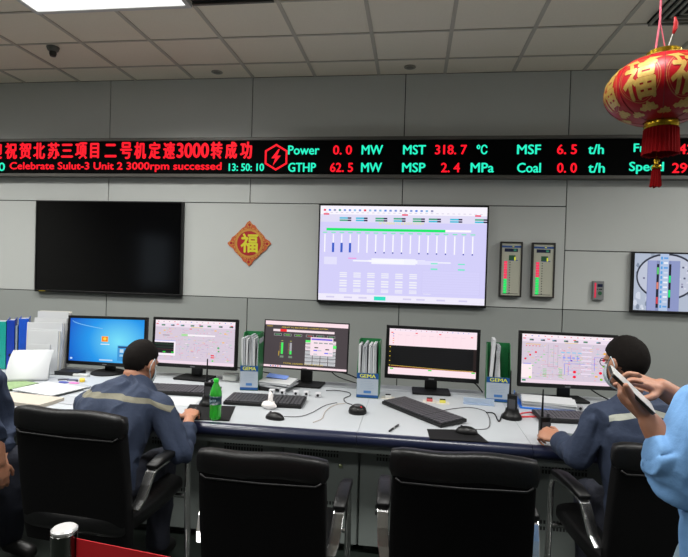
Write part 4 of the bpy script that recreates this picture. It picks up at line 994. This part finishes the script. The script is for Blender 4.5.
for q in range(8):
    b = B(); ring = B(); cloud = B()
    az = -YA+A0+math.radians(45)*q
    for dk in ((-.003, 0), (.003, 0), (0, .004), (0, -.004)): onl([(u+dk[0]*8, v+dk[1]*8) for u, v in tv2], tf2, az, -.03, .108, .132, M_lgold, .0016, b)
    # ring round the character
    R0_, N_ = .068, 40; rv = []
    for j in range(N_):
        a = 2*PI*j/N_
        for rr in (1.0, .965, .90, .88): rv.append((.5+.5*rr*math.cos(a), .5+.5*rr*math.sin(a)))
    rf = [(j*4+o_, ((j+1) % N_)*4+o_, ((j+1) % N_)*4+o_+1, j*4+o_+1) for j in range(N_) for o_ in (0, 2)]
    onl(rv, rf, az, -.03, .142, .165, mat('lantern_ring', (176, 100, 50), .5, var=.3, vscale=120), .0012, ring)
    for s_ in (-1, 1):
        lv, lf = shp([(0, .2), (.3, .9), (1, .6), (.6, .3)] if s_ > 0 else [(1, .2), (.4, .3), (0, .6), (.7, .9)], 2); onl(lv, lf, az+s_*.2, .55, .07, .03, M_lgold, .0015, ring)
    onl(cv, cf, az+.08, -.82, .09, .04, M_lgold, .0015, cloud); onl(cv, cf, az+.45, -1.0, .08, .03, M_lgold, .0015, cloud); onl(cv, cf, az+.02, .98, .13, .03, M_lgold, .0015, cloud)
    b.build('gold_character', parent=t); ring.build('gold_ring_print', parent=t); cloud.build('gold_cloud_print', parent=t)
b = B()
for j in range(8):
    az = -YA+math.radians(1.5)+math.radians(45)*j; b.tube([lpt(az, -1.3+2.6*i/24, .0005) for i in range(25)], .0012, n=6)
b.build('rib', mat('rib_dark', (120, 10, 18), .5), t)
B().lathe([(0, .108), (.056, .108), (.058, .142), (.054, .145), (0, .142)], n=32).build('top_cap', M_cap, t, auto=40)
B().lathe([(0, -.112), (.056, -.112), (.060, -.130), (.057, -.142), (0, -.142)], n=32).build('bottom_ring', M_cap, t, auto=40)
b = B(); n = 60; vs_ = []; rg = random.Random(3)
for j in range(n):
    a = 2*PI*j/n; r = .058+.003*(j % 2); vs_ += [((r-.002)*math.cos(a), (r-.002)*math.sin(a), -.144), ((r+.003)*math.cos(a), (r+.003)*math.sin(a), -.236-.006*rg.random()), ((r-.004)*math.cos(a), (r-.004)*math.sin(a), -.236), ((r-.008)*math.cos(a), (r-.008)*math.sin(a), -.144)]
fs_ = []
for j in range(n):
    k = (j+1) % n
    for q in range(4): fs_.append((j*4+q, j*4+(q+1) % 4, k*4+(q+1) % 4, k*4+q))
b.add(vs_, fs_); b.build('fringe', M_tas, t)
t2 = B().lathe([(0, -.25), (.006, -.25), (.012, -.262), (.006, -.272), (.016, -.282), (.017, -.292), (.0, -.292)], (-.012, 0, 0), n=16).build('tassel_bead', M_cap, t, smooth=True)
b = B(); b.tube([(-.012, 0, -.14), (-.012, 0, -.25)], .0018, n=6, m=M_cap)
b.build('tassel_cord', parent=t)
b = B(); n = 28; vs_ = []
for j in range(n):
    a = 2*PI*j/n; r = 1 if j % 2 else .82; vs_ += [(-.012+.014*r*math.cos(a), .014*r*math.sin(a), -.29), (-.012+.021*r*math.cos(a), .021*r*math.sin(a), -.355-.008*rg.random())]
b.add(vs_, [(2*j, 2*j+1, 2*((j+1) % n)+1, 2*((j+1) % n)) for j in range(n)]+[tuple(2*j for j in range(n)), tuple(2*j+1 for j in range(n))[::-1]]); b.build('tassel', M_tas, t)
b = B(); b.tube([(-.03, 0, .15), (-.018, 0, .26), (-.014, 0, CEIL-2.326)], .004, n=8); b.tube([(.005, .0, .15), (-.018, 0, .26)], .002, n=6)
b.build('hanging_string', mat('string_pink', (205, 90, 110), .6), t)
b = B(); b.tube([(.01, 0, .15), (.022, 0, .19), (.03, 0, .215)], .0018, n=6); b.build('lamp_wire', M_white, t)
b = B(); b.loft([((.03, 0, .21), .004, .002), ((.036, 0, .23), .009, .003), ((.038, 0, .25), .009, .003), ((.034, 0, .272), .004, .002)], (1, 0, 0), n=12); b.build('red_tag', M_dred, t, smooth=True)
#PART3

# ------------------------------------------------------------------ people
def organic(name, b, voxel, mats, parent=None, sm=5, disp=0, dsc=9, test=None, seed=0, stretch=(1, 1, .45)):
    me = bpy.data.meshes.new('tmp'); me.from_pydata([tuple(p) for p in b.v], [], b.f); me.update()
    o = bpy.data.objects.new('tmp', me); COL.objects.link(o)
    r = o.modifiers.new('r', 'REMESH'); r.mode = 'VOXEL'; r.voxel_size = voxel; r.adaptivity = 0
    if sm: q = o.modifiers.new('s', 'SMOOTH'); q.factor = .5; q.iterations = sm
    dg = bpy.context.evaluated_depsgraph_get(); m2 = bpy.data.meshes.new_from_object(o.evaluated_get(dg))
    bpy.data.objects.remove(o); bpy.data.meshes.remove(me); m2.name = name
    if disp:
        S_ = V(stretch)*dsc; of = V((seed*3.1, seed*1.7, 5))
        ns = [v.normal.copy() for v in m2.vertices]
        for v, n in zip(m2.vertices, ns):
            p = v.co*S_+of if hasattr(V, 'x') and 0 else V((v.co.x*S_.x, v.co.y*S_.y, v.co.z*S_.z))+of
            w_ = V((p.x+.8*noise.noise(p), p.y, p.z+.8*noise.noise(p+V((7,0,0)))))
            f = 1-2*abs(noise.noise(w_)); v.co += n*disp*(f-.3)
    m2.materials.clear()
    for q in mats: m2.materials.append(q)
    if test:
        for p in m2.polygons: p.material_index = test(p.center, p.normal)
    else:
        for p in m2.polygons: p.material_index = 0
    m2.shade_smooth()
    o = bpy.data.objects.new(name, m2); COL.objects.link(o); o.parent = parent; return o

def hand(b, W, d, n, side, curl=(25, 30, 32, 35), prox=None, s=1.0, thumb=None):
    W = V(W); d = V(d).normalized(); n = V(n); n = (n-d*n.dot(d)).normalized(); t = d.cross(n)*side
    prox = prox or [c*.6 for c in curl]
    kn = []
    for i, (a, l) in enumerate(((.030, .086), (.010, .090), (-.010, .086), (-.028, .078))):
        K = W+(d*l+t*a+n*(.002 if i in (1, 2) else 0))*s; kn.append(K)
        b.cap(W+t*a*.45*s+d*.008*s, K, .0155*s, .0115*s, n=10)
    b.cap(kn[0]-d*.03*s, kn[3]-d*.03*s, .012*s, .0115*s, n=10)
    L = [(.042, .026, .021), (.047, .030, .022), (.043, .028, .021), (.034, .021, .018)]; r = [.0093, .0095, .009, .008]
    for i in range(4):
        p = kn[i]; a = 0
        for j in range(3):
            a += math.radians((prox[i], curl[i], curl[i]*.7)[j])
            q = p+(d*math.cos(a)-n*math.sin(a)+t*(.06*(1.5-i)))*L[i][j]*s
            b.cap(p, q, r[i]*(1-.08*j)*s, r[i]*(1-.08*(j+1))*s, n=10); p = q
    th = thumb or ((.62, .72, -.25), (.85, .40, -.30), (.92, .15, -.35))
    p = W+(d*.022+t*.018-n*.004)*s
    for j, (l, r0, r1) in enumerate(((.042, .0155, .012), (.034, .0115, .0105), (.027, .0105, .0085))):
        q = p+(d*th[j][0]+t*th[j][1]+n*th[j][2]).normalized()*l*s; b.cap(p, q, r0*s, r1*s, n=10); p = q

def headM(c, face, upv):
    f = V(face).normalized(); u = V(upv); u = (u-f*u.dot(f)).normalized(); r = f.cross(u)
    M = Matrix((r, f, u)).transposed().to_4x4(); M.translation = V(c); return M
def head_shapes(b, M):
    o = B(M)
    o.ell((0, -.012, .022), (.075, .094, .096)); o.ell((0, .022, -.04), (.060, .066, .078)); o.ell((0, .055, -.092), (.028, .026, .022), n=14, k=8)
    o.ell((0, .07, .028), (.052, .02, .014), n=14, k=8)
    o.cap((0, .086, .014), (0, .104, -.022), .008, .013, n=10); o.ell((0, .086, -.058), (.024, .012, .009), n=12, k=8); o.ell((.034, .062, -.022), (.022, .02, .02), n=12, k=8); o.ell((-.034, .062, -.022), (.022, .02, .02), n=12, k=8)
    for s in (-1, 1): o.ell((0, 0, 0), (.010, .020, .032), None, Matrix.Translation((s*.082, -.006, -.008)) @ Matrix.Rotation(s*-.35, 4, 'Z') @ Matrix.Rotation(.15, 4, 'X'), n=14, k=10)
    b.v += o.v and [] ; k = len(b.v); b.v += o.v; b.f += [tuple(i+k for i in f) for f in o.f]; b.m += o.m
def hair_mesh(M, back=-.075, mat_=None, parent=None, thick=1.0):
    n, k = 64, 40; vs_ = []; fs_ = []
    for i in range(k+1):
        t = PI*i/k
        for j in range(n):
            a = 2*PI*j/n; d = V((math.sin(t)*math.cos(a), math.sin(t)*math.sin(a), math.cos(t)))
            p = V((.079*d.x*thick, -.013+.100*d.y*thick, .024+.1025*d.z*thick))
            fy = d.y
            line = back if fy < -.35 else (back+(.062-back)*min(1, (fy+.35)/.95)**.8)
            if abs(d.x) > .86 and -.4 < fy < .4: line = max(line, -.018)
            if p.z < line: 
                q = .86; p = V((p.x*q, -.013+(p.y+.013)*q, .024+(p.z-.024)*q))
            else: p += d*.0025*noise.noise(p*90)
            vs_.append(p)
    for i in range(k):
        for j in range(n): fs_.append((i*n+j, (i+1)*n+j, (i+1)*n+(j+1) % n, i*n+(j+1) % n))
    return B(M).add(vs_, fs_).build('hair', mat_, parent, smooth=True)
M_skin = mat('skin', (176, 124, 98), .5, var=.08, vscale=30, sss=.15, bump=.05, bscale=200)
M_skin2 = mat('skin_warm', (160, 112, 88), .5, var=.08, vscale=30, sss=.15, bump=.05, bscale=200)
M_hair = mat('hair_black', (20, 16, 14), .85, spec=.15, bump=.35, bscale=420, var=.4, vscale=60)
M_nav = mat('work_navy', (38, 49, 71), .85, var=.1, vscale=14, bump=.25, bscale=60)
M_navd = mat('trouser_navy', (18, 22, 36), .85, var=.1, vscale=14, bump=.25, bscale=60)
M_strip = mat('reflective_tape', (112, 109, 94), .5, var=.12, vscale=60); M_strip2 = mat('reflective_tape_silver', (150, 152, 142), .45, var=.12, vscale=60)
M_shoe = mat('shoe_black', (18, 17, 17), .45); M_mask = mat('mask_white', (190, 205, 212), .8); M_eye = mat('eye_white', (215, 212, 205), .3)

def person(label, torso, right, arms, legs, head, face, headup=(0, 0, 1), cloth=M_nav, trou=M_navd, skin=M_skin, voxel=.006, hands=(), cuff=(.85, .85), stripe=None, tape=None, mask=False, back=-.075, sleeve_r=(.062, .055, .054, .045), fold=.016, hem=0, seed=1, glasses=False):
    """torso: rings bottom to neck; arms: (shoulder, elbow, wrist) left, right; legs: (hip, knee, ankle, toe) left, right"""
    t = thing('person', label, 'person', (torso[0][0][0], torso[0][0][1], 0))
    off = V((torso[0][0][0], torso[0][0][1], 0)); T = Matrix.Translation(-off)
    b = B(); M = headM(head, face, headup)
    b.loft([(p, a*.80, c*.76) for p, a, c in torso], right)
    nb = V(torso[-1][0]); hb = M @ V((0, -.028, -.07)); b.cap(nb-V((0, 0, .02)), hb, .058, .052); head_shapes(b, M)
    for i, (s, e, w_) in enumerate(arms):
        b.cap(s, e, .040, .034); b.cap(e, V(e)*.45+V(w_)*.55, .034, .036); b.cap(V(e)*.45+V(w_)*.55, w_, .036, .027)
    for h in hands: hand(b, **h)
    for h, k, a, to in legs: b.cap(h, k, .075, .052); b.cap(k, a, .05, .036); b.cap(a, to, .036, .03)
    b.v = [T @ V(p) for p in b.v]; organic('body', b, voxel, [skin], t, sm=3)
    # jacket
    b = B(); b.loft(torso, right, sq=2.3)
    for i, (s, e, w_) in enumerate(arms):
        s, e, w_ = V(s), V(e), V(w_); b.cap(s, e, sleeve_r[0], sleeve_r[1]); c = e+(w_-e)*cuff[i]; b.cap(e, c, sleeve_r[2], sleeve_r[3]); dr = (c-e).normalized()
        b.tube([c-dr*.02, c+dr*.012], sleeve_r[3]+.004, n=20)
        b.cap(V(torso[-2][0])*.5+s*.5, s, .07, sleeve_r[0])
    b.v = [T @ V(p) for p in b.v]
    jk = organic('jacket', b, voxel, [cloth]+([tape] if tape else []), t, sm=4, disp=fold, dsc=10, test=(lambda c, n: 1 if stripe(c+off, n) else 0) if stripe else None, seed=seed)
    # collar
    c = B(T); nd = (hb-nb).normalized(); n_ = 28; vs_ = []; Rr = V(right).normalized(); Ff = nd.cross(Rr)
    for j in range(n_):
        a = 2*PI*j/n_; dr = Rr*math.cos(a)*1.05-Ff*math.sin(a); fr = math.sin(a)*-.0
        for rr, hh in ((.072, -.03), (.066, .03), (.06, .034), (.062, -.03)): vs_.append(nb+dr*rr+nd*hh)
    fs_ = []
    for j in range(n_):
        k = (j+1) % n_
        for q in range(4): fs_.append((j*4+q, j*4+(q+1) % 4, k*4+(q+1) % 4, k*4+q))
    c.add(vs_, fs_); c.build('collar', cloth, t, smooth=True)
    b = B()
    p0 = V(torso[0][0]); b.loft([(p0-V((0, 0, .03)), torso[0][1]*.98, torso[0][2]*.98), (p0+V((0, 0, .06)), torso[0][1]*.95, torso[0][2]*.93)], right)
    for h, k, a, to in legs: b.cap(h, k, .092, .072); b.cap(k, V(a)+V((0, 0, .03)), .07, .058)
    b.v = [T @ V(p) for p in b.v]; organic('trousers', b, .009, [trou], t, sm=3, disp=.012, dsc=9, seed=seed+5)
    for h, k, a, to in legs:
        b = B(T); a = V(a); to = V(to); b.cap(a-V((0, 0, .015)), to+V((0, 0, 0)), .045, .038); b.v = [V((p.x, p.y, max(.001, p.z))) for p in b.v]; b.build('shoe', M_shoe, t, smooth=True)
    hair_mesh(T @ M, back, M_hair, t)
    for s in (-1, 1):
        e = B(T @ M).ell((s*.030, .0755, .010), (.012, .007, .006), n=12, k=8).build('eye', M_eye, t, smooth=True)
        B(T @ M).ell((s*.030, .0812, .010), (.0052, .002, .0052), n=12, k=8).build('iris', M_hair, e, smooth=True)
    if glasses:
        g = B(T @ M)
        for s in (-1, 1):
            g.tube([(s*.079, -.01, .014), (s*.074, .04, .018), (s*.058, .084, .018)], .002, n=6); g.tube([(s*.032+.026*math.cos(2*PI*j/16), .090-.004*abs(math.cos(2*PI*j/16)), .012+.018*math.sin(2*PI*j/16)) for j in range(16)], .0018, n=6, close=True)
        g.tube([(-.008, .098, .016), (.008, .098, .016)], .0018, n=6); g.build('glasses', M_black, t)
    if mask:
        n2, k2 = 28, 16; vs_ = []; fs_ = []
        for i in range(k2+1):
            el = -1.2+1.95*i/k2
            for j in range(n2+1):
                az = -1.25+2.5*j/n2; vs_.append((.066*math.cos(el)*math.sin(az), .030+.080*math.cos(el)*math.cos(az)+.012*max(0, 1-abs(az)*1.6), -.045+.073*math.sin(el)))
        for i in range(k2):
            for j in range(n2): fs_.append((i*(n2+1)+j, i*(n2+1)+j+1, (i+1)*(n2+1)+j+1, (i+1)*(n2+1)+j))
        mk = B(T @ M).add(vs_, fs_).build('face_mask', M_mask, t, smooth=True); so = mk.modifiers.new('thickness', 'SOLIDIFY'); so.thickness = .002; so.offset = 1
        for s in (-1, 1):
            b = B(T @ M); b.tube([(s*.062, .05, -.02), (s*.075, .02, .012), (s*.083, -.002, .03), (s*.092, -.018, .012), (s*.090, -.022, -.01), (s*.082, -.010, -.038), (s*.066, .03, -.065), (s*.058, .05, -.08)], .0022, n=6); b.build('mask_loop', M_mask, mk)
            mk.children
    return t, T @ M

# the person bowed over the desk on the left
def banded(name, base, band, off, zf, h, x0, x1, ymax):
    """cloth material with a sewn reflective band; zf = (a, b, xb, c, xc): height of the band across the back"""
    mt = base.copy(); mt.name = name; nt = mt.node_tree; bs = nt.nodes['Principled BSDF']; L = nt.links.new
    def mth(op, a, b=None, clamp=False):
        n = nt.nodes.new('ShaderNodeMath'); n.operation = op; n.use_clamp = clamp
        for i, q in enumerate((a, b)):
            if q is None: continue
            if isinstance(q, (int, float)): n.inputs[i].default_value = q
            else: L(q, n.inputs[i])
        return n.outputs[0]
    tc = nt.nodes.new('ShaderNodeTexCoord'); sp = nt.nodes.new('ShaderNodeSeparateXYZ'); L(tc.outputs['Object'], sp.inputs[0])
    x = mth('ADD', sp.outputs[0], off[0]); y = mth('ADD', sp.outputs[1], off[1]); z = sp.outputs[2]
    a, b, xb, c, xc, k, xk = zf
    zc = mth('ADD', mth('MULTIPLY', mth('SUBTRACT', x, xb), b), a)
    q = mth('MAXIMUM', mth('SUBTRACT', mth('ABSOLUTE', mth('SUBTRACT', x, xc)), .02), 0)
    zc = mth('SUBTRACT', zc, mth('MULTIPLY', mth('MULTIPLY', q, q), c))
    zc = mth('SUBTRACT', zc, mth('MULTIPLY', mth('MAXIMUM', mth('SUBTRACT', x, xk), 0), k))
    f = mth('LESS_THAN', mth('ABSOLUTE', mth('SUBTRACT', z, zc)), h)
    for g in (mth('GREATER_THAN', x, x0), mth('LESS_THAN', x, x1), mth('LESS_THAN', y, ymax)): f = mth('MULTIPLY', f, g)
    mx = nt.nodes.new('ShaderNodeMix'); mx.data_type = 'RGBA'; L(f, mx.inputs['Factor'])
    src = bs.inputs['Base Color'].links[0].from_socket; L(src, mx.inputs['A']); mx.inputs['B'].default_value = (*lin(band), 1)
    L(mx.outputs['Result'], bs.inputs['Base Color']); return mt
W1 = V((-1.18, -2.125, .79))
person('person in a navy work jacket with a tan stripe, bowed over the desk', 
    [((-1.47, -2.49, .54), .175, .125), ((-1.47, -2.47, .66), .165, .125), ((-1.465, -2.42, .78), .185, .13), ((-1.455, -2.35, .88), .205, .13), ((-1.445, -2.30, .945), .175, .105), ((-1.42, -2.245, .985), .085, .075)], (1, .03, 0),
    [((-1.655, -2.31, .885), (-1.74, -2.16, .76+.055), (-1.62, -1.93, .80)), ((-1.245, -2.33, .895), (-1.115, -2.36, .69), tuple(W1))],
    [((-1.57, -2.44, .55), (-1.60, -2.11, .545), (-1.60, -2.16, .09), (-1.61, -2.04, .045)), ((-1.37, -2.44, .55), (-1.33, -2.11, .545), (-1.33, -2.16, .09), (-1.32, -2.04, .045))],
    (-1.425, -2.20, 1.092), (.24, .9, -.42), (.06, .25, .95), mask=True, back=-.062, cuff=(.85, .62),
    hands=[dict(W=W1, d=(-.24, .90, .18), n=(.15, -.2, 1), side=-1, curl=(34, 36, 38, 40), prox=(34, 32, 34, 38), s=1.06), dict(W=(-1.62, -1.93, .80), d=(.5, .85, -.1), n=(0, 0, 1), side=1, s=.95)],
    cloth=banded('navy_tan_band', M_nav, (112, 109, 94), (-1.47, -2.49), (.972, 0, 0, .85, -1.48, 0, 0), .0105, -1.66, -1.17, -2.2), seed=1)
# the person on the right with the radio
W2 = V((.735, -2.12, .812))
person('person in a navy jacket with a silver stripe, masked, gripping a radio',
    [((1.03, -2.44, .55), .175, .125), ((1.03, -2.44, .68), .165, .12), ((1.02, -2.43, .82), .19, .125), ((1.01, -2.42, .95), .21, .125), ((1.005, -2.40, 1.035), .18, .10), ((.995, -2.36, 1.085), .085, .075)], (1, -.05, 0),
    [((.815, -2.42, 1.0), (.745, -2.40, .832), tuple(W2)), ((1.20, -2.42, .99), (1.27, -2.30, .79), (1.15, -2.03, .805))],
    [((.94, -2.40, .55), (.90, -2.10, .545), (.90, -2.15, .09), (.89, -2.03, .045)), ((1.12, -2.40, .55), (1.15, -2.10, .545), (1.15, -2.15, .09), (1.16, -2.03, .045))],
    (.962, -2.31, 1.235), (-.46, .86, -.25), (-.02, .12, .98), mask=True, back=-.07, cuff=(.72, .85),
    hands=[dict(W=W2, d=(-.50, .70, .08), n=(-.45, -.35, .8), side=1, curl=(62, 66, 70, 70), prox=(38, 42, 44, 46), s=1.05), dict(W=(1.15, -2.03, .805), d=(-.3, .9, -.1), n=(0, 0, 1), side=-1, s=.95)],
    cloth=banded('navy_silver_band', M_nav, (165, 167, 156), (1.03, -2.44), (1.022, .30, .83, 0, 0, .55, .99), .0115, .838, 1.24, -2.3), seed=2, glasses=True)
radio('small black radio held upright in the fist of the person on the right', .715, -1.945, math.radians(10), False)

# the standing person with the phone
W3 = V((.588, -3.43, 1.268))
ts, Mh = person('standing person in a light blue shirt with rolled sleeves, holding a phone',
    [((.82, -3.47, .95), .17, .115), ((.82, -3.47, 1.04), .175, .125), ((.83, -3.47, 1.14), .185, .125), ((.86, -3.47, 1.28), .19, .12), ((.87, -3.46, 1.37), .165, .095), ((.88, -3.44, 1.42), .08, .07)], (1, .15, 0),
    [((.725, -3.47, 1.32), (.648, -3.475, 1.16), tuple(W3)), ((1.02, -3.44, 1.34), (.98, -3.24, 1.14), (.70, -3.23, 1.315))],
    [((.735, -3.47, .92), (.745, -3.45, .50), (.77, -3.47, .09), (.75, -3.33, .045)), ((.905, -3.46, .92), (.93, -3.43, .50), (.95, -3.47, .09), (.95, -3.33, .045))],
    (.86, -3.375, 1.575), (-.45, .8, -.35), (0, .2, 1), cloth=mat('shirt_blue', (108, 154, 204), .8, var=.06, vscale=12, bump=.2, bscale=50), trou=mat('jeans_pale', (128, 150, 164), .85, var=.15, vscale=30, bump=.2, bscale=90), skin=M_skin2, voxel=.0045, cuff=(.30, .5), sleeve_r=(.080, .066, .060, .056), fold=.024,
    hands=[dict(W=W3, d=(-.5, .6, .52), n=(-.67, -.1, -.74), side=1, curl=(60, 62, 62, 62), prox=(40, 42, 44, 46), s=.95, thumb=((.5, .85, 0), (.48, .87, -.05), (.46, .88, -.12))),
           dict(W=(.70, -3.23, 1.315), d=(-.92, -.25, .30), n=(.25, -.3, .9), side=-1, curl=(12, 62, 68, 70), prox=(8, 45, 50, 52), s=.92)], seed=3)
t = thing('mobile_phone', 'slim white mobile phone held up by the person in light blue', 'phone', (.541, -3.43, 1.346))
PX = V((.735, 0, -.68)); PN = V((.66, -.30, .70)); PN = (PN-PX*PN.dot(PX)).normalized(); PY = PN.cross(PX)
Mp = Matrix((PY, PX, PN)).transposed().to_4x4()
B(Mp).rbox((0, 0, -.004), .062, .136, .008, .008).build('case', mat('phone_dark', (70, 66, 62), .3, .5), t, bevel=.001)
B(Mp).rbox((0, 0, .004), .060, .134, .001, .007).build('screen', mat('phone_white', (206, 206, 204), .15), t)

# the seated person cut off at the left edge
W0 = V((-2.04, -2.44, .60))
person('seated person in navy at the left edge, hands resting on their knees',
    [((-2.50, -2.46, .55), .17, .125), ((-2.46, -2.45, .68), .165, .125), ((-2.38, -2.44, .82), .185, .13), ((-2.29, -2.43, .93), .18, .12), ((-2.24, -2.42, 1.0), .15, .10), ((-2.23, -2.42, 1.045), .085, .075)], (0, -1, 0),
    [((-2.24, -2.26, .97), (-2.22, -2.22, .74), (-2.13, -2.28, .60)), ((-2.14, -2.52, .975), (-2.065, -2.46, .765), tuple(W0))],
    [((-2.44, -2.36, .55), (-2.12, -2.25, .54), (-2.14, -2.25, .09), (-2.02, -2.25, .045)), ((-2.44, -2.56, .55), (-2.09, -2.52, .46), (-2.12, -2.52, .09), (-2.0, -2.53, .045))],
    (-2.26, -2.42, 1.20), (.85, .1, -.35), (.2, 0, 1), cuff=(.85, .22), hands=[dict(W=(-2.13, -2.28, .60), d=(.35, -.2, -.9), n=(.9, .1, .3), side=1, s=.95), dict(W=W0, d=(.05, .05, -.98), n=(.85, -.5, .05), side=-1, s=.95)], seed=4)
